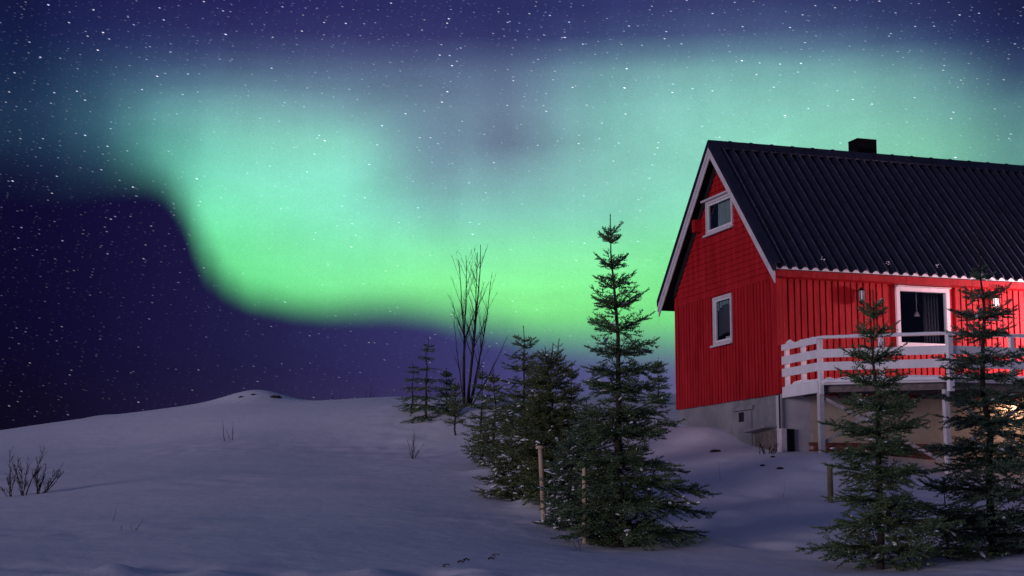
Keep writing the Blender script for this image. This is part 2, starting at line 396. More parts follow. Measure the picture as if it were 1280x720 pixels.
# ------------------------------------------------------------------ the snow
CTRL = [  # picture point and distance; the height follows
 (0,716,19),(0,660,26),(0,620,33),(0,580,44),(0,549,62),
 (75,540,63),(150,600,34),(150,560,47),(140,521,63),(150,660,25),
 (205,517,61),(265,509,59),(300,660,24.5),(300,600,33),(300,550,43),(294,502,56),(318,496,56),(340,499,56),(358,503,56),(300,716,19),
 (420,502,56),(420,560,42),(420,620,30.5),(495,496,55),(500,560,42),(500,620,31),(500,680,23),(500,716,19.2),
 (533,523,45),(585,502,47),(640,500,52),(615,590,36),(655,612,33),(690,645,29),(765,687,25),(640,655,27),(725,668,26.5),(610,640,29.5),(640,716,19.6),
 (560,580,38),(720,493,56),(823,502,48),(845,493,58),(800,600,33),(770,560,40),
 (847,531,42.4),(870,535,40.5),(912,556,39),(945,560,37.8),(975,566,36.6),(1010,567,36.2),(1036,560,35.2),(1100,575,35.5),(1178,598,34.4),(1280,605,35.5),
 (900,600,33),(900,650,28),(900,690,24),(900,716,20.5),(1000,610,32),(1000,650,28),(1000,700,23.5),(1100,714,22.3),(1100,650,29),(1237,692,23.6),(1280,689,23.6),(1280,718,20),(1160,705,22.8),(1100,719,20.5),(1250,640,30),
 (-300,620,33),(-300,565,62),(-300,700,20),(1600,610,35),(1600,690,23),(1600,540,50),(1250,560,46),(1000,520,48),
]
XYZ = [tuple(at(*c)) for c in CTRL]
XYZ += [(0,0,0.0),(-8,6,.1),(8,6,.1),(0,12,.42),(-8,13,.4),(8,13,.45),(-15,5,0),(18,5,.2),
        (-23,78,3.6),(-29,105,7.5),(-12,75,4.6),(0,75,4.2),(12,72,4.6),(25,70,5),(0,100,2),(25,100,3),(-8,66,5.0),(-16,72,4.3),(-35,80,5),(-45,50,3.5),(40,50,4),(40,25,2)]
XYZ = np.array(XYZ)
def tps_fit(P, lam=0.02):
    n = len(P); d = np.hypot(P[:, None, 0] - P[None, :, 0], P[:, None, 1] - P[None, :, 1]) / 10
    K = np.where(d > 0, d * d * np.log(d + 1e-12), 0) + lam * np.eye(n)
    Q = np.c_[np.ones(n), P[:, :2] / 10]
    A = np.zeros((n + 3, n + 3)); A[:n, :n] = K; A[:n, n:] = Q; A[n:, :n] = Q.T
    return np.linalg.solve(A, np.r_[P[:, 2], 0, 0, 0])
WT = tps_fit(XYZ)
def vnoise(x, y, seed=0):
    """smooth value noise on arrays"""
    xi, yi = np.floor(x).astype(np.int64), np.floor(y).astype(np.int64)
    fx, fy = x - xi, y - yi; fx = fx * fx * fx * (fx * (fx * 6 - 15) + 10); fy = fy * fy * fy * (fy * (fy * 6 - 15) + 10)
    def h(a, b):
        n = (a * 374761393 + b * 668265263 + seed * 974634721) & 0x7fffffff
        n = ((n ^ (n >> 13)) * 1274126177) & 0x7fffffff
        return ((n ^ (n >> 16)) & 0xffff) / 65535.0
    return (h(xi, yi) * (1 - fx) + h(xi + 1, yi) * fx) * (1 - fy) + (h(xi, yi + 1) * (1 - fx) + h(xi + 1, yi + 1) * fx) * fy - 0.5
BUMPS = []   # local mounds and hollows: (x, y, radius, height)
def ground_z(x, y):
    x = np.atleast_1d(np.asarray(x, float)); y = np.atleast_1d(np.asarray(y, float)); shp = x.shape
    x, y = x.ravel(), y.ravel(); z = np.empty_like(x)
    for s in range(0, len(x), 4000):
        a, b = x[s:s + 4000], y[s:s + 4000]
        ax, ay = np.clip(a, -60, 60), np.clip(b, -5, 110)
        d = np.hypot(ax[:, None] - XYZ[None, :, 0], ay[:, None] - XYZ[None, :, 1]) / 10
        zz = np.where(d > 0, d * d * np.log(d + 1e-12), 0) @ WT[:-3] + WT[-3] + WT[-2] * ax / 10 + WT[-1] * ay / 10
        far = np.maximum(np.maximum((np.abs(a) - 38) / 60, (b - 85) / 70), (-b - 2) / 30)
        w = 1 - np.clip(far, 0, 1); w = w * w * (3 - 2 * w)
        z[s:s + 4000] = np.clip(zz, -2, 9) * w
    fade = np.clip((70 - y) / 30, 0, 1) * np.clip((45 - np.abs(x)) / 10, 0, 1)
    z += fade * (0.07 * vnoise(x / 5.5, y / 4.0, 1) + 0.030 * vnoise(x / 1.9, y / 1.5, 2) + 0.014 * vnoise(x / 0.7, y / 0.55, 3))
    rough = np.clip(vnoise(x / 3.0, y / 3.0, 9) * 2.2, 0, 1)
    z += fade * rough * 0.05 * vnoise(x / 0.33, y / 0.33, 4)
    for bx, by, r, hh in BUMPS:
        q = ((x - bx) ** 2 + (y - by) ** 2) / (r * r); z += hh * np.exp(-q)
    return z.reshape(shp)
def gz(x, y): return float(ground_z(x, y)[0])
def bump_at(px, py, d, r, h):
    p = at(px, py, d); BUMPS.append((p.x, p.y, r, h))
bump_at(325, 500, 55.8, 1.5, 0.36)                                  # knoll on the crest
bump_at(860, 545, 40.0, 0.9, 0.12); bump_at(893, 546, 39.5, 0.7, 0.12)   # bank against the wall
bump_at(118, 529, 62.5, 1.6, 0.16); bump_at(196, 519, 60.5, 2.2, -0.14); bump_at(380, 503, 56, 1.6, -0.10); bump_at(440, 500, 56, 1.8, 0.08)
rg = random.Random(5)
for k in range(46):                                                 # trampled lumps along the tree row
    t = rg.random(); px = 600 + 160 * t + rg.uniform(-35, 25); d = 37 - 12.5 * t + rg.uniform(-1.0, 1.0)
    p = at(px, 600, d); BUMPS.append((p.x, p.y, rg.uniform(0.14, 0.42), rg.choice((-1, 1, 1)) * rg.uniform(0.03, 0.10)))
for k in range(60):                                                 # ploughed edge at the bottom of the picture
    p = at(rg.uniform(-40, 1290), 716, rg.uniform(18.3, 19.8)); BUMPS.append((p.x, p.y, rg.uniform(0.10, 0.4), rg.choice((-1, 1)) * rg.uniform(0.02, 0.07)))
for k in range(50):                                                 # disturbed snow on the slope under the deck
    p = at(rg.uniform(880, 1200), 600, rg.uniform(24, 36)); BUMPS.append((p.x, p.y, rg.uniform(0.12, 0.4), rg.choice((-1, 1)) * rg.uniform(0.02, 0.07)))

def axis(lo, hi, step, far):
    a = list(np.arange(lo, hi + 1e-6, step)); s, v, w = step, hi, lo
    up, dn = [], []
    while v < far: s *= 1.28; v += s; up.append(v)
    s = step
    while w > -far: s *= 1.28; w -= s; dn.append(w)
    return np.array(dn[::-1] + a + up)
gx, gy = axis(-24, 24, 0.17, 3000), axis(12, 66, 0.17, 3000)
GX, GY = np.meshgrid(gx, gy)
GZ = ground_z(GX, GY)
nx, ny = len(gx), len(gy)
ii = (np.arange(ny - 1)[:, None] * nx + np.arange(nx - 1)[None, :]).ravel()
snow = mesh_obj('snow_ground', np.c_[GX.ravel(), GY.ravel(), GZ.ravel()], np.c_[ii, ii + 1, ii + nx + 1, ii + nx], M_snow, smooth=True)
snow['kind'] = 'structure'

# ------------------------------------------------------------------ the red house
YAW, HX, HY = 0.3192, 6.2977, 37.0
FD = Vector((math.cos(YAW), math.sin(YAW), 0)); GD = Vector((-math.sin(YAW), math.cos(YAW), 0)); HB = Vector((HX, HY, 0))
Z0 = 3.0
def wl(a, b, z): return HB + FD * a + GD * b + Vector((0, 0, z))    # house coordinates -> world
def on_gable(px, py, a=0.0):
    r = ray(px, py); o = Vector((0, 0, CAM_Z)); k = (HB + FD * a - o).dot(FD) / r.dot(FD); p = o + r * k
    return (p - HB).dot(GD), p.z
def on_front(px, py, b=0.0):
    r = ray(px, py); o = Vector((0, 0, CAM_Z)); k = (HB + GD * b - o).dot(GD) / r.dot(GD); p = o + r * k
    return (p - HB).dot(FD), p.z
house = empty('house', wl(0, 0, Z0), YAW, label='red wooden house with black tiled gable roof on a snowy rise', cat='house')
def HM(): return MB((0, 0, Z0))
W, LEN = 5.81, 11.5                       # gable width, length
ZF, ZE, ZR = 4.464, 7.30, 11.10           # top of foundation, eave, ridge
E, O = 0.458, 0.301                       # overhang at the eaves, at the gable
TANR = (ZR - 7.3976) / (W / 2 + E)        # roof pitch
def roof_z(b): return ZR - TANR * abs(b - W / 2)
ROOF_T = 0.16
ZT = 7.24                                 # where the cladding turns horizontal
# openings
win_lo = (2.32, 3.39, 5.90, 7.15)         # gable: b0 b1 z0 z1
win_up = (2.16, 3.71, 8.82, 9.71)
win_fr = (3.18, 4.68, 5.665, 7.13)        # front: a0 a1 z0 z1

def clad_vertical(mb, fixed_axis, lo, hi, zlo, ztop, holes, rnd, out):
    """wide boards with cover boards over the gaps; out = direction sign/offset builder"""
    p = lo
    k = 0
    while p < hi - 0.02:
        w = 0.122 + rnd.uniform(-0.012, 0.012); step = 0.170 + rnd.uniform(-0.006, 0.006)
        q0, q1 = p, min(p + w, hi); th = 0.046 + rnd.uniform(-0.003, 0.004)
        spans = [(zlo - rnd.uniform(0, 0.012), ztop if not callable(ztop) else ztop((q0 + q1) / 2))]
        for h0, h1, z0, z1 in holes:
            ns = []
            for s0, s1 in spans:
                if q1 <= h0 or q0 >= h1: ns.append((s0, s1)); continue
                if z0 > s0: ns.append((s0, min(z0, s1)))
                if z1 < s1: ns.append((max(z1, s0), s1))
            spans = ns
        for s0, s1 in spans:
            if s1 - s0 < 0.01: continue
            if fixed_axis == 0: mb.box(-th - 0.02, -0.018, q0, q1, s0, s1)
            else: mb.box(q0, q1, -th - 0.02, -0.018, s0, s1)
        p += step
def panel(mb, fixed_axis, lo, hi, zlo, zhi, holes, t0, t1):
    """flat sheet with rectangular holes (one column of cells per hole edge)"""
    xs = sorted({lo, hi, *[h[0] for h in holes], *[h[1] for h in holes]}); zs = sorted({zlo, zhi, *[h[2] for h in holes], *[h[3] for h in holes]})
    for x0, x1 in zip(xs, xs[1:]):
        for z0, z1 in zip(zs, zs[1:]):
            cx, cz = (x0 + x1) / 2, (z0 + z1) / 2
            if any(h[0] < cx < h[1] and h[2] < cz < h[3] for h in holes): continue
            if fixed_axis == 0: mb.box(t0, t1, x0, x1, z0, z1)
            else: mb.box(x0, x1, t0, t1, z0, z1)
rnd = random.Random(3)
# long wall facing the deck
mb = HM()
panel(mb, 1, 0.02, LEN, ZF, 7.35, [win_fr], -0.02, 0.10)
clad_vertical(mb, 1, 0.10, LEN, ZF - 0.03, 7.30, [(win_fr[0] - .09, win_fr[1] + .09, win_fr[2] - .06, win_fr[3] + .09)], rnd, -1)
mb.build('wall', M_red, house, label='long red board wall behind the deck')
# gable wall: vertical boards below, lapped horizontal boards above
mb = HM()
panel(mb, 0, 0.10, W, ZF, ZT, [win_lo], -0.02, 0.10)
clad_vertical(mb, 0, 0.10, W - 0.02, ZF - 0.03, ZT - 0.01, [(win_lo[0] - .03, win_lo[1] + .03, win_lo[2] - .05, win_lo[3] + .03)], rnd, -1)
z = ZT; step = 0.148
while z < ZR - 0.62:
    z1 = z + step
    def half(zz): return max(0.0, (ZR - 0.50 - zz) / TANR)
    lo0, hi0, lo1, hi1 = W / 2 - min(half(z), W / 2), W / 2 + min(half(z), W / 2), W / 2 - min(half(z1), W / 2), W / 2 + min(half(z1), W / 2)
    cuts = [(lo0, lo1, hi0, hi1)]
    if win_up[2] + 0.02 < z1 and z < win_up[3] + 0.0:
        cuts = [(lo0, lo1, win_up[0] - 0.0, win_up[0] - 0.0), (win_up[1] + 0.0, win_up[1] + 0.0, hi0, hi1)]
    for a0, a1, b0, b1 in cuts:
        if b0 - a0 < 0.02: continue
        a1 = min(a1, b1)
        t = rnd.uniform(0, 0.006)
        vs = [(-0.062 - t, a0, z), (-0.062 - t, b0, z), (-0.036, b1, z1), (-0.036, a1, z1), (0.10, a0, z), (0.10, b0, z), (0.10, b1, z1), (0.10, a1, z1)]
        mb.add(vs, [(0, 1, 2, 3)[::-1], (4, 5, 6, 7), (0, 4, 5, 1)[::-1], (1, 5, 6, 2)[::-1], (2, 6, 7, 3)[::-1], (3, 7, 4, 0)[::-1]])
    z = z1
mb.box(-0.075, -0.0635, 0.05, W - 0.05, ZT - 0.035, ZT + 0.012)
mb.box(-0.03, 0.10, win_up[0] - .02, win_up[1] + .02, win_up[2] - 0.12, win_up[2] + 0.03); mb.box(-0.03, 0.10, win_up[0] - .02, win_up[1] + .02, win_up[3] - 0.02, win_up[3] + 0.12)
mb.build('gable_wall', M_red, house, label='red gable wall, boards upright below and level above')
# far walls, floor and room
mb = HM()
mb.box(0.10, LEN, W - 0.12, W, ZF, 7.35); mb.box(LEN - 0.12, LEN, 0.10, W - 0.12, ZF, 7.35)
mb.prism([(0.05, 7.35), (W - 0.05, 7.35), (W / 2, ZR - 0.25)], 0, LEN - 0.12, LEN)
mb.build('wall', M_red, house, label='rear and far end walls of the house')
mb = HM()
mb.box(0.12, LEN - 0.14, 0.12, W - 0.14, ZF - 0.05, ZF + 0.14); mb.box(0.12, LEN - 0.14, 0.12, W - 0.14, 7.22, 7.30)
mb.box(2.0, 2.08, 0.12, 4.0, ZF + 0.14, 7.22); mb.box(5.9, 5.98, 0.12, 4.0, ZF + 0.14, 7.22); mb.box(2.08, 5.9, 3.92, 4.0, ZF + 0.14, 7.22)
mb.build('room', M_room, house)
# corner boards
mb = HM(); mb.box(-0.07, 0.09, -0.072, -0.021, ZF - 0.02, 7.22); mb.box(-0.070, -0.021, -0.0205, 0.095, ZF - 0.02, 7.22)
mb.build('corner_board', M_red, house)
# foundation
mb = HM()
mb.box(0.02, LEN, W - 0.25, W - 0.02, 1.0, ZF - 0.004); mb.box(0.02, 0.25, 0.25, W - 0.25, 1.0, ZF - 0.004)
mb.box(LEN - 0.25, LEN, 0.25, W - 0.25, 1.0, ZF - 0.004)
mb.build('foundation', M_conc, house)
mb = HM(); mb.box(0.02, 0.80, 0.019, 0.25, 1.0, ZF - 0.004); mb.build('foundation', M_lplaster, house, label='end of the rendered foundation, painted paler as if lit')
mb = HM(); mb.box(0.801, LEN, 0.02, 0.25, 1.0, ZF - 0.004)
mb.box(0.82, LEN, 0.006, 0.0195, 1.0, 3.52)
mb.build('foundation', M_plaster, house, label='beige rendered foundation under the deck')
mb = HM()
for k in range(5):
    z0 = 2.9 + 0.085 * k
    for j in range(14):
        x0 = 0.72 + 0.24 * j + (0.12 if k % 2 else 0); mb.box(x0, x0 + 0.225, -0.07 - rnd.uniform(0, 0.02), 0.0055, z0, z0 + 0.075)
mb.build('brick_footing', M_brickred, house)
# basement hatch in the gable foundation
b0, _ = on_gable(941, 540, 0.02); b1, _ = on_gable(918, 540, 0.02); zt = on_gable(930, 514, 0.02)[1]
mb = HM(); mb.box(-0.02, 0.0195, b0, b1, 2.2, zt)
hatch = bevel(mb.build('basement_door', M_conc, house))
v0, vz0 = on_gable(931, 527, 0); v1, vz1 = on_gable(924.5, 516, 0)
mb = HM(); mb.box(-0.028, -0.0205, v0, v1, vz0, vz1); mb.build('vent', M_dark, hatch)
b2, lz0 = on_gable(941, 511.5, 0); b3, lz1 = on_gable(918, 508.5, 0)
mb = HM(); mb.box(-0.05, 0.0195, b2 - 0.05, b3 + 0.05, lz0 + 0.0, lz0 + 0.10); bevel(mb.build('lintel', M_conc, hatch))
# recess and plank beside it
b0, z1 = on_gable(970, 536, 0); b1, z0 = on_gable(944, 556, 0)
mb = HM(); mb.box(-0.012, 0.0195, b0, b1, 2.2, z1 - 0.02); mb.build('recess_panel', M_joist, house)
mb = HM(); mb.bar((-0.16, b1 + 0.03, z1 - 0.02), (-0.16, b0 - 0.03, z1 + 0.05), 0.30, 0.045); mb.build('plank', M_conc, house)
# corner post, drain pipe and dark side panel by the corner
mb = HM(); mb.box(-0.07, 0.06, -0.17, -0.04, 2.3, 3.62); mb.build('corner_post', M_trim, house)
mb = HM(); mb.tube([(-0.045, -0.05, 3.6), (-0.045, -0.05, 4.5)], [0.022, 0.022], 8); mb.build('drain_pipe', M_dark, house)
mb = HM(); mb.box(0.14, 0.33, -0.05, 0.004, 2.3, 3.62); mb.build('dark_panel', M_dark, house)

# windows -------------------------------------------------
def win_gable(b0, b1, z0, z1, fw, bottom, curtain):
    mb = HM()
    x0, x1 = -0.085, 0.04
    mb.box(x0, x1, b0, b0 + fw, z0, z1); mb.box(x0, x1, b1 - fw, b1, z0, z1)
    mb.box(x0, x1, b0 + fw, b1 - fw, z1 - fw, z1); mb.box(x0, x1, b0 + fw, b1 - fw, z0, z0 + bottom)
    w = bevel(mb.build('window', M_trim, house), 0.006)
    g = fw + 0.012
    mb = HM(); s = 0.045; y0, y1, zz0, zz1 = b0 + fw, b1 - fw, z0 + bottom, z1 - fw
    mb.box(-0.055, 0.0, y0 + .002, y0 + s, zz0, zz1); mb.box(-0.055, 0.0, y1 - s, y1 - .002, zz0, zz1)
    mb.box(-0.055, 0.0, y0 + s, y1 - s, zz0 + .002, zz0 + s); mb.box(-0.055, 0.0, y0 + s, y1 - s, zz1 - s, zz1 - .002)
    mb.build('sash', M_white, w)
    mb = HM(); mb.box(-0.03, -0.022, y0 + s, y1 - s, zz0 + s, zz1 - s); mb.build('pane', M_pane, w)
    mb = HM(); mb.box(-0.15, -0.0865, b0 - 0.05, b1 + 0.05, z0 - 0.035, z0 + 0.012); mb.build('sill', M_trim, w)
    return w, (y0, y1, zz0, zz1)
def curtain(w, yy0, yy1, zz0, zz1, x, mat, amp=0.025, waves=9, arch=0.0, name='curtain'):
    vs, fs = [], []; n, m = 60, 10
    for j in range(m + 1):
        for i in range(n + 1):
            u = i / n; zb = zz0 + arch * math.sin(math.pi * u)
            vs.append((x + amp * math.sin(u * waves * 6.283 + j * 0.07) , yy0 + (yy1 - yy0) * u, zb + (zz1 - zb) * j / m - Z0))
    for j in range(m):
        for i in range(n): q = j * (n + 1) + i; fs.append((q, q + 1, q + n + 2, q + n + 1))
    o = mesh_obj(name, vs, fs, mat, w, True)
    s = o.modifiers.new('cloth', 'SOLIDIFY'); s.thickness = 0.004
    return o
w1, q = win_gable(*win_lo, 0.070, 0.085, True)
curtain(w1, q[0], q[1], q[2] + 0.16, q[3], 0.07, M_drape, arch=0.06, waves=5)
curtain(w1, q[0], q[1], q[3] - 0.30, q[3], 0.05, M_curtain, arch=0.16, waves=7)
mb = HM(); mb.box(0.12, 0.30, q[0], q[1], q[2] - 0.05, q[2] + 0.03)
for k in range(5):
    mb.lathe([(0.03, 0), (0.05, 0.10), (0.045, 0.12)], (0.2, q[0] + 0.12 + 0.15 * k, q[2] + 0.031), 10)
mb.build('inner_sill', M_white, w1)
w2, q = win_gable(*win_up, 0.072, 0.09, True)
curtain(w2, q[0], q[0] + 0.72 * (q[1] - q[0]), q[2], q[3], 0.07, M_curtain, waves=6)
mb = HM(); mb.box(-0.17, -0.0865, win_up[0] - 0.10, win_up[1] + 0.10, win_up[3] + 0.002, win_up[3] + 0.05); mb.build('drip_board', M_trim, w2)
mb = HM(); mb.box(0.5, 0.55, 1.6, 4.2, 8.2, 9.2); mb.build('attic_partition', M_room, house)
# big window by the deck
a0, a1, z0, z1 = win_fr; fw = 0.10
mb = HM(); y0, y1 = -0.085, 0.05
mb.box(a0, a0 + fw, y0, y1, z0, z1); mb.box(a1 - fw, a1, y0, y1, z0, z1); mb.box(a0 + fw, a1 - fw, y0, y1, z1 - fw, z1); mb.box(a0 + fw, a1 - fw, y0, y1, z0, z0 + 0.10)
w3 = bevel(mb.build('window', M_white, house, label='large white framed window over the deck'), 0.006)
mb = HM(); mb.box(a0 + fw, a1 - fw, -0.03, -0.022, z0 + 0.10, z1 - fw); mb.build('pane', M_pane_dark, w3)
mb = HM(); mb.box(a0 - 0.03, a1 + 0.03, -0.17, -0.0865, z0 - 0.03, z0 + 0.02); mb.build('sill', M_white, w3)
mb = HM(); mb.box(a0 + .02, a0 + .22, -0.135, -0.0865, z1 - 0.01, z1 + .03); mb.box(a0 - 0.04, a1 + 0.04, -0.12, -0.0865, z1 + 0.002, z1 + 0.025); mb.build('drip_board', M_trim, w3)
vs, fs = [], []; n = 40
for j in range(2):
    for i in range(n + 1):
        u = i / n; vs.append((a0 + 0.98 + 0.42 * u, 0.28 + 0.03 * math.sin(u * 5 * 6.283), (z0 - 0.6 + j * 2.0) - Z0))
for i in range(n): fs.append((i, i + 1, i + n + 2, i + n + 1))
dr = mesh_obj('curtain', vs, fs, M_drape, w3, True); dr.modifiers.new('cloth', 'SOLIDIFY').thickness = 0.004

# roof ----------------------------------------------------
def roof_sheet(side):
    """profiled metal tiles on one slope; side -1 towards the deck, +1 away"""
    x = np.arange(-O, LEN + O + 1e-6, 0.0136); per = 0.272
    sl = math.hypot(W / 2 + E, ZR - 7.3976); nrow = 15; rows = []
    for k in range(nrow):
        rows += [(k / nrow, 0.0), ((k + 0.96) / nrow, 0.004), ((k + 0.999) / nrow, 0.0)]
    rows.append((1.0, 0.0))
    ph = (x + O) / per * 2 * math.pi
    prof = 0.046 * (np.maximum(np.cos(ph), -0.55) + 0.25 * np.maximum(np.cos(ph), 0) ** 6) + 0.026 * np.maximum(np.cos(ph - 0.5), 0) ** 70
    vs = []
    for t, lift in rows:
        h = t * (W / 2 + E); b = (W / 2 - h) if side < 0 else (W / 2 + h)
        zc = ZR - TANR * h
        nz, nb = (W / 2 + E) / sl, TANR * (W / 2 + E) / sl
        off = prof + lift
        vs.append(np.c_[x, np.full_like(x, b) + side * off * nb, zc + off * nz - Z0])
    vs = np.vstack(vs); n = len(x); m = len(rows)
    i0 = (np.arange(m - 1)[:, None] * n + np.arange(n - 1)[None, :]).ravel()
    q = np.c_[i0, i0 + n, i0 + n + 1, i0 + 1] if side < 0 else np.c_[i0, i0 + 1, i0 + n + 1, i0 + n]
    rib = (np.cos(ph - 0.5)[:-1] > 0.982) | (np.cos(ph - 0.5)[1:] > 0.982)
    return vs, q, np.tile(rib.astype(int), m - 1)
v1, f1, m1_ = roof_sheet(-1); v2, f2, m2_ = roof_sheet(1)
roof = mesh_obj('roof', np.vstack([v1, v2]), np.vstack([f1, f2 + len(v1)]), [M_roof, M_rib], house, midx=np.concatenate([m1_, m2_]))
so = roof.modifiers.new('sheet', 'SOLIDIFY'); so.thickness = 0.012; so.offset = -1
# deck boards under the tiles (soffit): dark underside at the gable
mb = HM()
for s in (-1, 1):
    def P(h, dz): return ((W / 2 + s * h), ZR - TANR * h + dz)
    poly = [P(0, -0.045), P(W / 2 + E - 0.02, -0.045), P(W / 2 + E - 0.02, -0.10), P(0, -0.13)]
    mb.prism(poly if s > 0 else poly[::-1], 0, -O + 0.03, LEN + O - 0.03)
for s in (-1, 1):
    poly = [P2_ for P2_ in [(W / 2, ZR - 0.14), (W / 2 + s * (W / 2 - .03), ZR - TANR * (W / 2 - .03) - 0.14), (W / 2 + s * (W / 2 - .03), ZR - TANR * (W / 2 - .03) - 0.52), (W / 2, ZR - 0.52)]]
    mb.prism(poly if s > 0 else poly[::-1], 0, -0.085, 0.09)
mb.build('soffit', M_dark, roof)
# ridge cap: overlapping half-round pieces
mb = HM(); x = -O - 0.02; k = 0
while x < LEN + O:
    def sl(u, dz): return (W / 2 + u, ZR - TANR * abs(u) + dz)
    poly = [sl(-0.21, 0.085), (W / 2 - 0.05, ZR + 0.075), (W / 2, ZR + 0.10), (W / 2 + 0.05, ZR + 0.075), sl(0.21, 0.085), sl(0.205, 0.055), (W / 2, ZR + 0.055), sl(-0.205, 0.055)]
    mb.prism(poly, 0, x, x + 0.60)
    poly2 = [(W / 2 + (p[0] - W / 2) * 1.02, p[1] + 0.016) for p in poly]
    mb.prism(poly2, 0, x + 0.56, x + 0.63); x += 0.60
mb.build('ridge_cap', M_roof, roof)
# bargeboards with dark verge flashing on top
for s, lab in ((-1, 'right sloping white bargeboard'), (1, 'left sloping white bargeboard')):
    def P(h, dz): return ((W / 2 + s * h), ZR - TANR * h + dz)
    H1 = W / 2 + E
    mb = HM(); poly = [P(0, -0.10), P(H1 + 0.02, -0.10), P(H1 + 0.02, -0.38), P(0, -0.38)]
    mb.prism(poly, 0, -O - 0.022, -O + 0.006)
    poly = [P(0, -0.085), P(H1 + 0.03, -0.085), P(H1 + 0.03, -0.23), P(0, -0.23)]
    mb.prism(poly, 0, -O - 0.048, -O - 0.0225)
    bevel(mb.build('bargeboard', M_trim, house, label=lab), 0.004)
    mb = HM(); poly = [P(0, 0.085), P(H1 + 0.03, 0.085), P(H1 + 0.03, -0.08), P(0, -0.08)]
    mb.prism(poly, 0, -O - 0.065, -O + 0.03)
    if s < 0:
        poly = [P(0.02, 0.115), P(H1 + 0.01, 0.115), P(H1 + 0.01, 0.087), P(0.02, 0.087)]; mb.prism(poly, 0, -O - 0.06, -O + 0.17)
    mb.build('verge_flashing', M_roof, roof)
# eave fascia and soffit in red along the deck side
mb = HM()
zb = 7.3976 - 0.075
mb.box(-O + 0.03, LEN, -E + 0.02, -E + 0.045, zb - 0.155, zb)
mb.box(-0.02, LEN, -E + 0.046, -0.05, zb - 0.15, zb - 0.125)
mb.build('fascia', M_red, house, label='bright red fascia board under the eave')
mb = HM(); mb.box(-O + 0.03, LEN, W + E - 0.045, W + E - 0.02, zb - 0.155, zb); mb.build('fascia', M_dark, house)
# purlin ends under the left verge
bb, zz = on_gable(871, 281, -0.15)
mb = HM(); mb.box(-O + 0.05, -0.02, bb - 0.09, bb + 0.09, zz - 0.20, zz + 0.12); mb.build('purlin_end', M_red, house)
x = np.arange(-O + 0.03, LEN, 0.017); ph = (x + O) / 0.272 * 2 * math.pi
top = 0.046 * (np.maximum(np.cos(ph), -0.55) + 0.25 * np.maximum(np.cos(ph), 0) ** 6)
mb = HM()
for k in range(len(x) - 1):
    zz0, zz1 = 7.3976 - 0.012 + top[k] * 1.49, 7.3976 - 0.012 + top[k + 1] * 1.49; zl = 7.3976 - 0.058
    b_ = -E + 0.012
    mb.add([(x[k], b_, zl), (x[k + 1], b_, zl), (x[k + 1], b_, max(zl + .002, zz1)), (x[k], b_, max(zl + .002, zz0)), (x[k], b_ + .02, zl), (x[k + 1], b_ + .02, zl), (x[k + 1], b_ + .02, max(zl + .002, zz1)), (x[k], b_ + .02, max(zl + .002, zz0))],
           [(0, 1, 2, 3), (7, 6, 5, 4), (3, 2, 6, 7), (4, 5, 1, 0)])
mb.build('eave_comb', M_white, roof, label='white wavy comb strip closing the tile ends')
# chimney
ca, cb = 4.0, W / 2 + 0.42
for _ in range(30):
    u = px_of(*wl(ca, cb, ZR + 0.4))[0]; ca += (1078 - u) / 60
mb = HM(); mb.box(ca - 0.29, ca + 0.29, cb - 0.24, cb + 0.24, ZR - 0.9, ZR + 0.50)
mb.box(ca - 0.295, ca + 0.295, cb - 0.245, cb + 0.245, ZR + 0.502, ZR + 0.53)
mb.build('chimney', M_soot, roof)

# deck ----------------------------------------------------
DA, DB, DC, DD = (0.04, 0.0), (0.04, -1.74), (2.32, -3.42), (LEN, -3.42)
ZD = 4.56
mb = HM()
mb.prism([(DA[0], -0.08), DB, DC, DD, (LEN, -0.08)], 2, ZD - 0.045, ZD)
deck = mb.build('deck', M_trim, house, label='white railed deck along the long wall')
mb = HM()
def seg(a, b, z0, z1, off, t, mb):
    """upright board along a-b in plan, pushed outwards by off"""
    A, B = Vector((*a, 0)), Vector((*b, 0)); d = (B - A).normalized(); nrm = Vector((d.y, -d.x, 0))
    mb.bar(A + nrm * off + Vector((0, 0, (z0 + z1) / 2)), B + nrm * off + Vector((0, 0, (z0 + z1) / 2)), t, z1 - z0)
for a, b in ((DB, DC), (DC, DD)): seg(a, b, ZD - 0.20, ZD - 0.048, -0.22, 0.05, mb)
for k in range(9):
    x0 = 2.6 + k * 1.0; mb.bar((x0, -0.1, ZD - 0.12), (x0, -3.16, ZD - 0.12), 0.05, 0.14)
mb.bar((0.6, -0.1, ZD - 0.12), (0.6, -1.9, ZD - 0.12), 0.05, 0.14); mb.bar((1.5, -0.1, ZD - 0.12), (1.5, -2.5, ZD - 0.12), 0.05, 0.14)
mb.build('joists', M_joist, deck)
LV = [(5.45, 5.59), (5.12, 5.31), (4.83, 5.02), (4.34, 4.59)]
A1 = (0.04, -0.12)
for i, (z0, z1) in enumerate(LV):
    mb = HM(); seg((DA[0], 0.0 if i != 3 else 0.02), DB, z0, z1, -0.02 if 0 else 0.0, 0.028, mb)
    # outwards of the left side is -x
    bevel(mb.build('rail_board', M_white, deck), 0.004)
for a, b in ((DB, DC), (DC, DD)):
    for z0, z1 in LV[1:3]:
        mb = HM(); seg(a, b, z0, z1, 0.055, 0.028, mb); bevel(mb.build('rail_board', M_white, deck), 0.004)
    mb = HM(); seg(a, b, 5.555, 5.595, 0.0, 0.15, mb); bevel(mb.build('hand_rail', M_white, deck), 0.004)
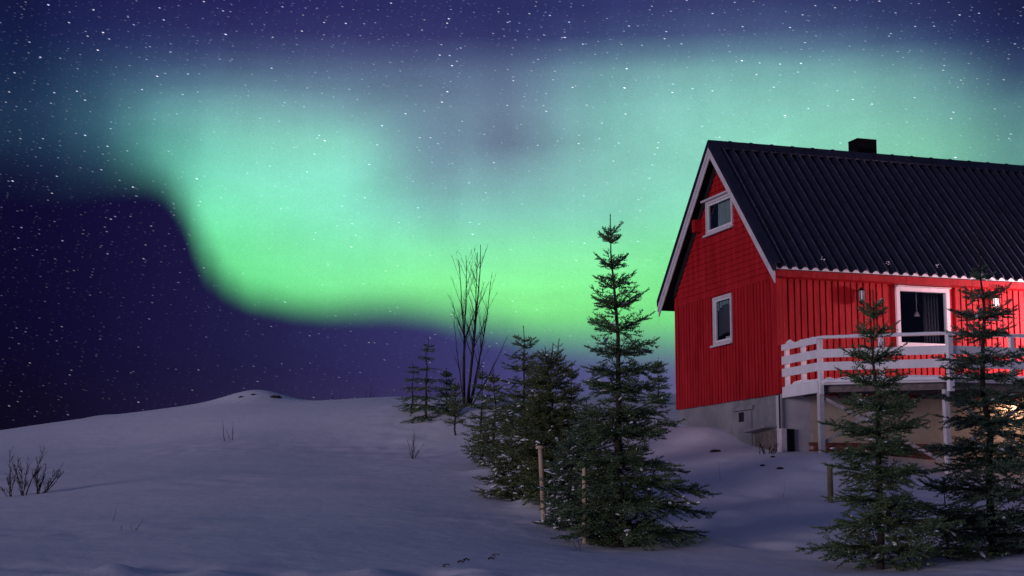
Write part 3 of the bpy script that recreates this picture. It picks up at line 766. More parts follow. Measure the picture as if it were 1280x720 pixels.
# rail posts
def rpost(x, y, z0, z1, w=0.095, name='rail_post'):
    mb = HM(); mb.box(x - w / 2, x + w / 2, y - w / 2, y + w / 2, z0, z1); bevel(mb.build(name, M_white, deck), 0.004)
rpost(DA[0] + 0.085, -0.16, ZD - 0.1, 5.56); rpost(DA[0] + 0.085, -0.95, ZD + .001, 5.56)
rpost(DB[0] + 0.07, DB[1] + 0.0, 4.30, 5.553, 0.10)
rpost(1.2, -2.53, ZD + .001, 5.553)
rpost(DC[0], DC[1] - 0.075, 4.30, 5.553, 0.12)
for k in range(1, 6): rpost(DC[0] + 1.65 * k, DC[1] - 0.015, ZD + .001, 5.553)
# support posts with knee braces
def support(x, y, brace):
    p = wl(x, y, 0); zg = gz(p.x, p.y) - 0.2
    mb = HM(); mb.box(x - 0.06, x + 0.06, y - 0.06, y + 0.06, zg, ZD - 0.205); bevel(mb.build('support_post', M_trim, deck), 0.005)
    for bx, by in brace:
        mb = HM(); mb.bar((x + bx * 0.06, y + by * 0.06, ZD - 0.95), (x + bx * 0.62, y + by * 0.62, ZD - 0.23), 0.07, 0.10); mb.build('knee_brace', M_trim, deck)
support(DB[0] + 0.12, DB[1] + 0.12, [])
support(DC[0] + 0.02, DC[1] + 0.16, [])
support(DC[0] + 2.6, DC[1] + 0.16, []); support(DC[0] + 5.2, DC[1] + 0.16, [])
def brace(p, q, off):
    mb = HM(); mb.bar((p[0], p[1] + off, p[2]), (q[0], q[1] + off, q[2]), 0.04, 0.075); mb.build('cross_brace', M_brace, deck)
PB, PC, PD = (DB[0] + .12, DB[1] + .12), (DC[0] + .02, DC[1] + .16), (DC[0] + 2.6, DC[1] + .16)
brace((*PB, ZD - .26), (*PC, 2.75), 0.085); brace((*PB, 3.15), (PB[0] + 1.25, PB[1] - 0.95, ZD - .42), 0.135)
brace((*PC, ZD - .26), (*PD, 2.75), 0.085); brace((*PC, 2.9), (*PD, ZD - .26), 0.135)

# snow lying on the deck, the rails and the eave ------------------------------------------
def snow_ridge(mb, a, b, w, h, seed, step=0.05, low=0.25):
    """a lumpy ridge of snow on a straight edge from a to b"""
    a, b = Vector(a), Vector(b); L_ = (b - a).length; n = max(3, int(L_ / step)); d = (b - a) / L_; s = Vector((d.y, -d.x, 0))
    K = 9; vs, fs = [], []
    for i in range(n + 1):
        t = i / n; p = a.lerp(b, t)
        q = noise.noise(Vector((t * L_ * 1.6, seed, 0))) * 0.5 + noise.noise(Vector((t * L_ * 5, seed, 3))) * 0.3
        hh = h * max(low, 0.75 + q) * min(1, 0.25 + 6 * min(t, 1 - t) * L_ / 1.0); ww = w * (0.9 + 0.25 * q)
        for k in range(K):
            an = math.pi * k / (K - 1); vs.append(p + s * (ww / 2 * math.cos(an)) + Vector((0, 0, hh * math.sin(an) ** 0.8)))
    for i in range(n):
        for k in range(K - 1): fs.append((i * K + k, (i + 1) * K + k, (i + 1) * K + k + 1, i * K + k + 1))
        fs.append((i * K, i * K + K - 1, (i + 1) * K + K - 1, (i + 1) * K))
    fs.append(list(range(K))); fs.append(list(range(n * K, n * K + K))[::-1]); mb.add(vs, fs)
mb = MB()
def wv(p, z): return wl(p[0], p[1], z)
snow_ridge(mb, wv((DB[0] + .14, DB[1] + .05), ZD + .002), wv((DC[0], DC[1] + 0.14), ZD + .002), 0.52, 0.17, 2.0)
snow_ridge(mb, wv((DC[0], DC[1] + 0.14), ZD + .002), wv((LEN, DD[1] + 0.14), ZD + .002), 0.52, 0.19, 4.0)
snow_ridge(mb, wv((DA[0] + 0.16, -0.3), ZD + .002), wv((DB[0] + 0.16, DB[1] + 0.1), ZD + .002), 0.26, 0.16, 5.0)
# blanket of snow over the deck floor
nxs, nys = 90, 30; vs, fs = [], []
for j in range(nys + 1):
    for i in range(nxs + 1):
        x = 0.25 + (LEN - 0.3) * i / nxs; yfront = -1.7 - max(0, min(1, x / 2.3)) * 1.65
        y = -0.12 + (yfront + 0.12) * j / nys; q = noise.noise(Vector((x * 1.3, y * 1.3, 1))); q2 = noise.noise(Vector((x * 4, y * 4, 2)))
        vs.append(wl(x, y, ZD + 0.07 + 0.05 * q + 0.02 * q2))
for j in range(nys):
    for i in range(nxs): q = j * (nxs + 1) + i; fs.append((q + nxs + 1, q + nxs + 2, q + 1, q))
mb.add(vs, fs)
tag(mb.build('deck_snow', M_snow, smooth=True), 'lumpy white snow lying along the floor edge of the deck', 'snow', kind='stuff')
mb = MB()
snow_ridge(mb, wv((DA[0], -0.62), 5.592), wv((DA[0], -0.30), 5.592), 0.07, 0.10, 7)
snow_ridge(mb, wv((DA[0], -0.9), 5.592), wv((DA[0], -1.72), 5.592), 0.05, 0.035, 8)
snow_ridge(mb, wv((DB[0] - .01, DB[1] + .03), 5.597), wv(DC, 5.597), 0.13, 0.045, 9); snow_ridge(mb, wv(DC, 5.597), wv(DD, 5.597), 0.13, 0.045, 10)
snow_ridge(mb, wv((DA[0], -0.2), 4.592), wv((DA[0], -1.0), 4.592), 0.05, 0.04, 12); snow_ridge(mb, wv((DA[0], -0.95), 4.592), wv((DA[0], -1.72), 4.592), 0.06, 0.07, 13)
tag(mb.build('rail_snow', M_snow, smooth=True), 'thin ridges of snow resting on the white deck rails', 'snow', kind='stuff')
mb = MB(); rs = random.Random(8)
for px, py in ((1029, 330), (1173, 342), (1110, 339)):      # small clots caught on the tiles
    a, z = on_front(px, py, -0.25); b = -E + 0.18
    for q in range(7):
        c = wl(a + rs.uniform(-.07, .07), b + rs.uniform(-.05, .05), 0); c.z = roof_z(b) + 0.05 + rs.uniform(-.03, .06)
        s = rs.uniform(0.010, 0.022)
        mb.lathe([(s * .5, -s * .6), (s, 0), (s * .6, s * .6)], c, 7)
tag(mb.build('roof_snow', M_snow, smooth=True), 'few small white snow clots caught on the lowest roof tiles', 'snow', kind='stuff')

# wall lanterns and pendant lamp ----------------------------------------------------------
def lantern(px, py, mat, label, power):
    a, z = on_front(px, py, -0.12)
    root = empty('wall_lantern', wl(a, -0.045, z), YAW, label=label, cat='lantern', group='lanterns on the long red wall')
    mb = MB(); mb.box(-0.045, 0.045, -0.012, 0.0, -0.12, 0.14); mb.bar((0, -0.005, 0.12), (0, -0.13, 0.17), 0.025, 0.025); mb.build('bracket', M_black, root)
    mb = MB(); mb.lathe([(0.02, 0.215), (0.028, 0.20), (0.05, 0.19), (0.085, 0.135), (0.088, 0.125)][::-1], (0, -0.14, 0), 10)
    for k in range(6):
        an = math.pi / 3 * k + .5; mb.bar((0.068 * math.cos(an), -0.14 + 0.068 * math.sin(an), -0.125), (0.074 * math.cos(an), -0.14 + 0.074 * math.sin(an), 0.126), 0.018, 0.018)
    mb.lathe([(0.02, -0.21), (0.05, -0.185), (0.075, -0.14), (0.075, -0.125)], (0, -0.14, 0), 10)
    mb.build('cage', M_black, root)
    mb = MB(); mb.lathe([(0.056, -0.122), (0.063, 0.124)], (0, -0.14, 0), 12); mb.build('glass', mat, root)
    if power:
        ld = bpy.data.lights.new('lantern_bulb', 'POINT'); ld.energy = power; ld.color = (1.0, 0.66, 0.66); ld.shadow_soft_size = 0.06
        lo = bpy.data.objects.new('lantern_bulb', ld); COL.objects.link(lo); lo.parent = root; lo.location = (0, -0.24, 0.0)
    return root
lantern(1075.5, 370.5, M_lglow2, 'dim black wall lantern between the house corner and the large window', 0)
lantern(1243, 380, M_lglow, 'glowing wall lantern right of the large window, behind the spruce top', 7)
# a flood lamp on a post at the far end of the deck washes the long wall
FA, FB, FZ = 9.6, -2.3, 6.55
fl = empty('flood_lamp', wl(FA, FB, ZD), YAW, label='flood lamp on a slim post at the far end of the deck', cat='lamp')
mb = MB(); mb.tube([(0, 0, 0), (0, 0, FZ - ZD - 0.05)], [0.03, 0.025], 10); mb.lathe([(0.10, 0.0), (0.10, 0.02), (0.03, 0.04)], (0, 0, 0), 12); mb.build('pole', M_black, fl, True)
mb = MB(); mb.box(-0.03, 0.14, -0.12, 0.12, FZ - ZD - 0.05, FZ - ZD + 0.12); bevel(mb.build('housing', M_black, fl))
mb = MB(); mb.box(-0.04, -0.032, -0.10, 0.10, FZ - ZD - 0.03, FZ - ZD + 0.10); mb.build('glass', M_lglow, fl)
ld = bpy.data.lights.new('flood_bulb', 'SPOT'); ld.energy = 2700; ld.color = (1.0, 0.58, 0.66); ld.spot_size = math.radians(105); ld.spot_blend = 0.6; ld.shadow_soft_size = 0.55
lo = bpy.data.objects.new('flood_bulb', ld); COL.objects.link(lo); lo.parent = fl; lo.location = (-0.10, 0, FZ - ZD + 0.035)
lo.rotation_euler = Vector((-1.0, 0.62, -0.10)).to_track_quat('-Z', 'Y').to_euler()
a, z = on_front(1266, 512, -0.06)
cl = empty('cellar_lamp', wl(a, 0.005, z), YAW, label='small warm bulkhead lamp on the foundation under the deck', cat='lamp')
mb = MB(); mb.box(-0.08, 0.08, -0.03, 0.0, -0.06, 0.06); bevel(mb.build('base', M_black, cl))
mb = MB(); mb.box(-0.06, 0.06, -0.075, -0.0305, -0.045, 0.045); bevel(mb.build('glass', M_lwarm, cl), 0.015)
ld = bpy.data.lights.new('cellar_bulb', 'POINT'); ld.energy = 20; ld.color = (1.0, 0.60, 0.42); ld.shadow_soft_size = 0.05
lo = bpy.data.objects.new('cellar_bulb', ld); COL.objects.link(lo); lo.parent = cl; lo.location = (0, -0.22, 0)
a, z = on_front(1146, 393, 0.35)
pend = empty('pendant_lamp', wl(a, 0.35, z), YAW, label='small white pendant lamp hanging inside the large window', cat='lamp')
mb = MB(); mb.lathe([(0.075, 0.0), (0.07, 0.03), (0.035, 0.10), (0.012, 0.125)], (0, 0, -0.05), 14); mb.build('lamp_shade', M_pend, pend, True)
mb = MB(); mb.tube([(0, 0, 0.08), (0, 0, 7.21 - z)], [0.009, 0.009], 6); mb.build('cord', M_pend, pend)

# ------------------------------------------------------------------ spruces
def crown_mesh(segs, snow_pts, rng, nlen, nwid, per_m, frost=0.014):
    """needles around every twig segment: segs rows = x0 y0 z0 x1 y1 z1"""
    s = np.array(segs); p0, p1 = s[:, :3], s[:, 3:6]; L_ = np.linalg.norm(p1 - p0, axis=1)
    cnt = np.maximum(3, (L_ * per_m).astype(int)); idx = np.repeat(np.arange(len(s)), cnt); n = len(idx)
    t = rng.random(n); d = (p1 - p0)[idx] / np.maximum(L_[idx], 1e-6)[:, None]
    r = rng.normal(size=(n, 3)); r -= d * (r * d).sum(1)[:, None]; r /= np.linalg.norm(r, axis=1)[:, None] + 1e-9
    base = p0[idx] + (p1 - p0)[idx] * t[:, None]
    ang = rng.uniform(0.55, 1.0, n)[:, None]
    nd = d * np.cos(ang) + r * np.sin(ang); ln = nlen * rng.uniform(0.7, 1.15, n)[:, None]
    side = np.cross(nd, rng.normal(size=(n, 3))); side /= np.linalg.norm(side, axis=1)[:, None] + 1e-9
    w = nwid * rng.uniform(0.7, 1.2, n)[:, None] / 2
    V = np.empty((n, 4, 3)); V[:, 0] = base - side * w * .6; V[:, 1] = base + nd * ln * .5 - side * w; V[:, 2] = base + nd * ln; V[:, 3] = base + nd * ln * .5 + side * w
    F = np.arange(n * 4).reshape(n, 4); verts = [V.reshape(-1, 3)]; faces = F.tolist(); mi = (rng.random(n) < frost).astype(int).tolist(); off = n * 4
    # twig cores so that the sprays hold together
    m = len(s); a = np.cross((p1 - p0) / np.maximum(L_, 1e-6)[:, None], np.array([0.2, 0.1, 0.97])); a /= np.linalg.norm(a, axis=1)[:, None] + 1e-9
    b = np.cross(a, (p1 - p0)); b /= np.linalg.norm(b, axis=1)[:, None] + 1e-9; c = nwid * 0.55
    C = np.empty((m, 4, 3)); C[:, 0] = p0 + a * c; C[:, 1] = p0 - a * c * .5 + b * c * .8; C[:, 2] = p0 - a * c * .5 - b * c * .8; C[:, 3] = p1
    verts.append(C.reshape(-1, 3))
    for k in range(m):
        q = off + 4 * k; faces += [(q, q + 1, q + 3), (q + 1, q + 2, q + 3), (q + 2, q, q + 3)]; mi += [0, 0, 0]
    off += 4 * m
    for (x, y, z, dx, dy, dz, r_) in snow_pts:                      # little pads of snow lying along the shoots
        k = 7; vs = []; sx, sy = -dy, dx; lg = r_ * rng.uniform(1.5, 3.0)
        for j, (rr, zz) in enumerate(((1.0, -0.25), (0.85, 0.30), (0.4, 0.62))):
            for i in range(k):
                an = 6.283 * i / k; u = rr * math.cos(an) * lg * (0.75 + 0.5 * rng.random()); v = rr * math.sin(an) * r_ * (0.7 + 0.6 * rng.random())
                vs.append((x + dx * u + sx * v, y + dy * u + sy * v, z + dz * u + zz * r_ * (0.7 + 0.6 * rng.random())))
        verts.append(np.array(vs))
        for j in range(2):
            for i in range(k): faces.append((off + j * k + i, off + j * k + (i + 1) % k, off + (j + 1) * k + (i + 1) % k, off + (j + 1) * k + i)); mi.append(1)
        faces.append(tuple(off + 2 * k + i for i in range(k))); mi.append(1)
        faces.append(tuple(off + k - 1 - i for i in range(k))); mi.append(1)
        off += 3 * k
    return np.vstack(verts), faces, mi
def lerp_prof(prof, t):
    for (a, u), (b, v) in zip(prof, prof[1:]):
        if a <= t <= b: return u + (v - u) * (t - a) / (b - a)
    return prof[-1][1] if t > prof[-1][0] else prof[0][1]

def spruce(px, py_base, d, py_tip, prof, label, seed, needles=None, whorl=0.33, nb=(5, 7), inter=2, droop=0.0, up=(0.75, -0.05), snow=0.0,
           density=1.0, nlen=0.027, nwid=0.0105, per_m=190, leader=0.3, lean=(0, 0), bare_from=0.025, group='young spruces around the house', tops=(), lop=None, bare_top=0, trunk_r=None):
    """prof: (height fraction, crown radius in metres) from the ground up"""
    rng = np.random.default_rng(seed)
    p = at(px, py_base, d); zg = gz(p.x, p.y) - 0.03
    H = at(px, py_tip, d).z - zg
    root = empty('spruce_tree', (p.x, p.y, zg), 0, label=label, cat='tree', group=group)
    tr = MB(); r0 = trunk_r or (0.012 + 0.0115 * H)
    kink = [(rng.normal() * 0.012 * H ** .5, rng.normal() * 0.012 * H ** .5) for _ in range(9)]
    def axis_pt(h):
        t = h / H; i = min(7, int(t * 8)); f = t * 8 - i
        kx = kink[i][0] * (1 - f) + kink[i + 1][0] * f; ky = kink[i][1] * (1 - f) + kink[i + 1][1] * f
        return np.array([kx + lean[0] * t ** 3, ky + lean[1] * t ** 3, h])
    def rad(h): return max(0.006, r0 * max(0.0, 1 - h / H) ** 0.85)
    tr.tube([axis_pt(H * k / 24) + (np.array([0, 0, -0.15]) if k == 0 else 0) for k in range(25)], [rad(H * k / 24) for k in range(25)], 8)
    segs, snows = [], []
    def twig(q0, dr, ln):
        """a short needle-clad shoot, gently upturned"""
        q1 = q0 + dr * ln * 0.55; dr2 = dr + np.array([0, 0, 0.22]); dr2 /= np.linalg.norm(dr2); q2 = q1 + dr2 * ln * 0.45
        segs.append((*q0, *q1)); segs.append((*q1, *q2))
        if snow and rng.random() < snow * 0.20:
            snows.append((*(q1 + np.array([0, 0, 0.010])), *dr, rng.uniform(0.014, 0.030)))
    def branch(h, az, R, el0, el1):
        n = max(4, int(R / 0.075)); q = axis_pt(h); pts = [q]; 
        for k in range(n):
            t = (k + 0.5) / n; el = el0 + (el1 - el0) * t + 0.25 * max(0, t - 0.7) ; a2 = az + rng.normal() * 0.05
            q = q + np.array([math.cos(a2) * math.cos(el), math.sin(a2) * math.cos(el), math.sin(el) ]) * (R / n)
            pts.append(q)
        rb = max(0.004, 0.006 + 0.008 * R); tr.tube(pts, [rb * (1 - 0.85 * k / n) for k in range(n + 1)], 4)
        for k in range(1, n + 1):
            t = k / n; a, b = pts[k - 1], pts[k]; dd = (b - a) / np.linalg.norm(b - a)
            if t > 0.25 or R < 0.5: segs.append((*a, *b))
            if t < 0.05 + 0.05 * rng.random(): continue
            sd = np.cross(dd, [0, 0, 1.0]); sd /= np.linalg.norm(sd) + 1e-9
            for sgn in (-1, 1):
                if rng.random() > 0.93 * density: continue
                ang = rng.uniform(0.7, 1.0); roll = rng.normal() * 0.28 - 0.12
                ln = (0.50 * R * max(0.0, 1 - t) ** 0.9 * rng.uniform(0.6, 1.1) + rng.uniform(0.05, 0.10))
                dr = dd * math.cos(ang) + sd * sgn * math.sin(ang) * math.cos(roll) + np.array([0, 0, math.sin(roll) - droop * (1 - t)])
                dr /= np.linalg.norm(dr); st = a + (b - a) * rng.random()
                if ln > 0.15:
                    m = max(2, int(ln / 0.07)); q0 = st
                    for j in range(m):
                        q1 = q0 + dr * ln / m; segs.append((*q0, *q1))
                        s2 = np.cross(dr, [0, 0, 1.0]); s2 /= np.linalg.norm(s2) + 1e-9
                        for g2 in (-1, 1):
                            if rng.random() > 0.92 * density: continue
                            d2 = dr * 0.72 + s2 * g2 * 0.68 + np.array([0, 0, rng.normal() * 0.16]); d2 /= np.linalg.norm(d2)
                            twig(q1, d2, rng.uniform(0.055, 0.125) * (1.15 - 0.5 * j / m))
                        q0 = q1
                    twig(q0, dr, rng.uniform(0.05, 0.09))
                    if snow and rng.random() < snow * 0.9:
                        snows.append((*(st + dr * ln * rng.uniform(.3, .9) + np.array([0, 0, 0.012])), *dr, rng.uniform(0.018, 0.038)))
                else: twig(st, dr, ln)
        # the branch ends in a small fan of shoots
        dd = pts[-1] - pts[-2]; dd /= np.linalg.norm(dd); sd = np.cross(dd, [0, 0, 1.0]); sd /= np.linalg.norm(sd) + 1e-9
        for sg in (-0.55, 0.0, 0.55):
            v = dd + sd * sg + np.array([0, 0, 0.1]); v /= np.linalg.norm(v); twig(pts[-1], v, rng.uniform(0.07, 0.12) * min(1, R / 0.25))
    # leader
    hl = H - leader
    if bare_top == 0:
        for k in range(6):
            a, b = axis_pt(hl + leader * k / 6), axis_pt(hl + leader * (k + 1) / 6); segs.append((*a, *b))
    h = hl; az_off = rng.random() * 6
    first = 0
    while h > H * bare_from:
        t = h / H; R = lerp_prof(prof, t); nbr = int(rng.integers(nb[0], nb[1] + 1)) if first else 3
        az_off += 0.6
        for k in range(nbr):
            az = az_off + 6.283 * k / nbr + rng.normal() * 0.18
            rr = R * rng.uniform(0.72, 1.12)
            if lop: rr *= lop(az, t)
            el = up[0] * t ** 1.4 + up[1] + rng.normal() * 0.07
            if rr > 0.05: branch(h + rng.normal() * 0.015, az, rr, el, el * 0.8 - 0.10 * (1 - t))
        gap = whorl * rng.uniform(0.8, 1.2)
        if first == 0: gap = max(0.09, gap * 0.4)
        for k in range(inter if t < 0.55 else min(inter, 1)):
            hh = h - gap * rng.uniform(0.25, 0.8)
            if hh > H * bare_from:
                rr = lerp_prof(prof, hh / H) * rng.uniform(0.3, 0.66); az = rng.random() * 6.283
                if lop: rr *= lop(az, hh / H)
                if rr > 0.05: branch(hh, az, rr, up[0] * t ** 1.4 + up[1] + rng.normal() * 0.12, up[1])
        h -= gap; first += 1
    for (dx, h0, h1) in tops:                                       # extra leaders
        a = axis_pt(h0); b = np.array([a[0] + dx, a[1], h1]); m1 = a * 0.6 + b * 0.4 + np.array([dx * 0.35, 0, 0])
        tr.tube([a, m1, b], [0.012, 0.009, 0.005], 5)
        for k in range(6):
            u = m1 + (b - m1) * k / 6; v = m1 + (b - m1) * (k + 1) / 6; segs.append((*u, *v))
        for sg in (-1, 1): 
            for hh in (0.2, 0.55):
                u = m1 + (b - m1) * hh; dr = np.array([sg * .8, rng.normal() * .4, .55]); dr /= np.linalg.norm(dr); twig(u, dr, 0.18 * (1.2 - hh))
    if bare_top:
        for k in range(7):
            hh = H - bare_top * (0.08 + 0.8 * k / 7); a = axis_pt(hh); az = rng.random() * 6.28; ln = 0.10 + 0.22 * k / 7 * rng.random()
            b = a + np.array([math.cos(az) * ln, math.sin(az) * ln, ln * rng.uniform(0.1, .9)]); tr.tube([a, (a + b) / 2, b + np.array([0, 0, .03])], [0.008, 0.006, 0.003], 4)
    tr.build('trunk', M_bark, root, True)
    v, f, mi = crown_mesh(segs, snows, rng, nlen, nwid, per_m)
    mesh_obj('crown', v, f, [needles or M_needle, M_snow], root, False, mi)
    return root

BIG = [(0, 1.2), (0.08, 1.35), (0.16, 1.30), (0.3, 1.12), (0.42, 0.78), (0.5, 0.70), (0.59, 0.66), (0.67, 0.56), (0.75, 0.46), (0.80, 0.34), (0.86, 0.26), (0.93, 0.19), (1, 0.17)]
def lop_main(az, t):   # longer to the right low down, shorter to the left where its neighbours stand
    c = math.cos(az); return 1.0 + (0.16 * c if t < 0.4 else 0.06 * c)
spruce(774, 687, 25, 268, BIG, 'tall dark spruce standing free in front, left of the house gable', 11, M_needle, whorl=0.34, nb=(6, 8), inter=6, up=(1.15, -0.16), leader=0.36, lean=(-0.115, 0), lop=lop_main, snow=0.03)
spruce(691, 642, 29.5, 428, [(0, .85), (.15, .95), (.4, .85), (.65, .62), (.8, .42), (.9, .2), (1, .1)], 'dense bushy spruce with forked tip right of the first pale stake', 12, M_needle_g, whorl=0.24, nb=(6, 8), inter=6, leader=0.35, tops=[(0.16, 2.55, 3.15), (-0.11, 2.6, 3.0)], snow=0.05, up=(0.8, 0.1))
spruce(655, 610, 33.5, 408, [(0, .9), (.2, .95), (.4, .85), (.6, .62), (.8, .36), (.92, .24), (1, .08)], 'slender open spruce left of the dense forked one', 13, M_needle, whorl=0.28, nb=(4, 6), inter=2, leader=0.34, up=(0.45, 0.0), density=0.9, snow=0.10)
spruce(617, 592, 36, 461, [(0, .55), (.25, .62), (.5, .42), (.8, .2), (1, .05)], 'snow-dusted small spruce, second from the left end of the hedge row', 14, M_needle_g, whorl=0.22, leader=0.22, snow=0.16, nlen=.034, nwid=.011, per_m=95, up=(0.6, 0.05))
spruce(602, 578, 37.5, 456, [(0, .42), (.25, .5), (.5, .32), (.8, .16), (1, .05)], 'thin small spruce at the left end of the hedge row', 15, M_needle, whorl=0.24, leader=0.25, snow=0.08, nlen=.034, nwid=.011, per_m=95, up=(0.6, 0.05))
spruce(640, 618, 31.5, 520, [(0, .75), (.3, .7), (.6, .45), (.85, .2), (1, .05)], 'low snow-laden spruce in front of the slender open one', 16, M_needle_g, whorl=0.2, inter=4, leader=0.16, snow=0.30, up=(0.5, 0.05))
spruce(712, 668, 26.8, 545, [(0, .55), (.25, .62), (.5, .5), (.8, .26), (1, .06)], 'low bluish spruce with snow tufts between the two pale stakes', 17, M_needle_b, whorl=0.19, inter=4, leader=0.15, snow=0.26, up=(0.6, 0.1))
spruce(714, 640, 31, 453, [(0, .7), (.3, .7), (.6, .46), (.85, .2), (1, .05)], 'spruce mostly hidden between the forked spruce and the tall one', 18, M_needle_b, whorl=0.26, leader=0.22, snow=0.05)
spruce(735, 672, 27.2, 500, [(0, .95), (.3, .85), (.6, .5), (.85, .2), (1, .05)], 'bushy low spruce crowding the left foot of the tall one', 19, M_needle_b, whorl=0.26, inter=2, leader=0.18, snow=0.06)
spruce(675, 600, 37, 455, [(0, .6), (.3, .6), (.6, .4), (.85, .18), (1, .05)], 'faint spruce behind the gap between slender and forked spruces', 20, M_needle, whorl=0.28, leader=0.22, nlen=.034, nwid=.011, per_m=95)
gf = 'small spruces at the crest by the bare tree'
spruce(533, 521, 45, 420, [(0, .72), (.15, .68), (.4, .44), (.7, .26), (.9, .14), (1, .05)], 'taller spire-shaped spruce of the pair left of the bare tree', 21, M_needle, whorl=0.27, nb=(4, 5), inter=0, density=0.8, leader=0.28, droop=0.2, up=(0.4, -0.28), nlen=.042, nwid=.013, per_m=80, group=gf, snow=0.02)
spruce(515, 516, 46, 453, [(0, .66), (.2, .62), (.5, .38), (.8, .18), (1, .05)], 'shorter wide spruce at the left edge of the crest group', 22, M_needle, whorl=0.26, nb=(4, 5), inter=0, density=0.8, leader=0.16, droop=0.2, up=(0.4, -0.25), nlen=.042, nwid=.013, per_m=80, group=gf)
spruce(558, 512, 45.5, 460, [(0, .36), (.3, .36), (.6, .24), (1, .05)], 'narrow dark spruce just left of the bare tree trunk', 23, M_needle, whorl=0.2, leader=0.16, nlen=.042, nwid=.013, per_m=80, group=gf)
spruce(569, 528, 43, 478, [(0, .3), (.3, .36), (.6, .26), (1, .05)], 'little mossy sapling spruce in front of the bare tree', 24, M_needle_g, whorl=0.17, leader=0.14, nlen=.04, nwid=.012, per_m=70, density=0.75, up=(0.7, 0.3), bare_from=0.18, group=gf)
spruce(823, 503, 47.5, 447, [(0, .45), (.3, .45), (.6, .28), (1, .05)], 'tiny spruce far back, close to the left edge of the house', 25, M_needle, whorl=0.22, leader=0.2, nlen=.042, nwid=.013, per_m=80)
gr = 'spruces in front of the deck'
spruce(1101, 713, 22.4, 362, [(0, 1.0), (.06, 1.1), (.25, 1.0), (.42, .82), (.6, .66), (.72, .46), (.84, .28), (.93, .16), (1, .08)], 'spruce in front of the large window, left of the two by the deck', 31, M_needle, whorl=0.31, nb=(6, 7), inter=4, leader=0.30, up=(0.95, -0.07), density=0.95, snow=0.03)
spruce(1241, 692, 23.8, 288, [(0, .95), (.12, 1.05), (.3, .95), (.5, .76), (.66, .60), (.78, .42), (.83, .25), (.86, .10), (1, .05)], 'spruce with a bare broken-looking tip in front of the glowing lantern', 32, M_needle_b, whorl=0.31, nb=(6, 8), inter=4, leader=0.62, up=(0.75, -0.12), density=0.95, bare_top=0.75, snow=0.02)
spruce(1296, 690, 24.5, 420, [(0, .9), (.2, .95), (.5, .7), (.75, .4), (1, .05)], 'spruce cut off by the right edge of the photo', 33, M_needle, whorl=0.36, inter=1, density=0.85, leader=0.25)
spruce(1184, 708, 23.4, 596, [(0, .85), (.3, .8), (.6, .6), (1, .12)], 'low bushy spruce filling the gap between the two deck spruces', 34, M_needle, whorl=0.26, inter=1, density=0.8, leader=0.12, snow=0.04)

# ------------------------------------------------------------------ bare tree, shrubs, twigs
def bare_stems(root, stems, mat, rng, twigs=6, depth=2, name='stem', n=5, curl=0.12, low=0.30, spread=0.5):
    def grow(mb, p, d, ln, r, lev):
        k = max(4, int(ln / 0.16)); pts = [p]; rs_ = [r]; q = Vector(p); dd = Vector(d).normalized()
        for i in range(k):
            dd = (dd + Vector((rng.gauss(0, curl), rng.gauss(0, curl), 0.06 + rng.gauss(0, curl * .5))) * 0.5).normalized(); q = q + dd * (ln / k); pts.append(q.copy()); rs_.append(r * (1 - 0.8 * (i + 1) / k))
        mb.tube(pts, rs_, n if lev == 0 else 4)
        if lev < depth:
            m = int(twigs * (1.0 if lev == 0 else 0.55))
            for j in range(m):
                t = rng.uniform(low, 0.97); i = min(k - 1, int(t * k)); base = pts[i].lerp(pts[i + 1], t * k - i); ax = (pts[i + 1] - pts[i]).normalized()
                sd = Vector((rng.gauss(0, 1), rng.gauss(0, 1), 0)).normalized(); v = ax * 0.80 + sd * spread + Vector((0, 0, 0.18))
                grow(mb, base, v, ln * (1 - t * 0.6) * rng.uniform(0.22, 0.42), max(0.0036, rs_[i] * 0.5), lev + 1)
    for (p, d, ln, r) in stems:
        mb = MB(); grow(mb, Vector(p), Vector(d), ln, r, 0); mb.build(name, mat, root, True)
rb = random.Random(21)
p = at(584, 503, 46.5); zg = gz(p.x, p.y) - 0.05
bare = empty('bare_tree', (p.x, p.y, zg), 0, label='tall leafless tree with many upright thin stems on the crest', cat='tree')
S_ = 46.5 / F_PX
def st(dx_base, tipx, tipy, r):
    a = Vector((dx_base * S_, rb.uniform(-.1, .1), 0)); b = at(tipx, tipy, 46.5) - Vector((p.x, p.y, zg)); b.y = rb.uniform(-.3, .3); return (a, b - a, (b - a).length, r)
bare_stems(bare, [st(-4, 572, 318, .038), st(-3, 578, 325, .034), st(0, 599, 306, .044), st(2, 591, 314, .034), st(3, 612, 352, .034)], M_bark2, rb, twigs=13, depth=2, name='trunk', n=7, curl=0.035, low=0.32, spread=0.46)
bare_stems(bare, [st(-3, 558, 392, .020), st(5, 638, 424, .024), st(4, 618, 405, .02)], M_bark2, rb, twigs=7, depth=2, name='side_stem', n=5, curl=0.05, spread=0.34)

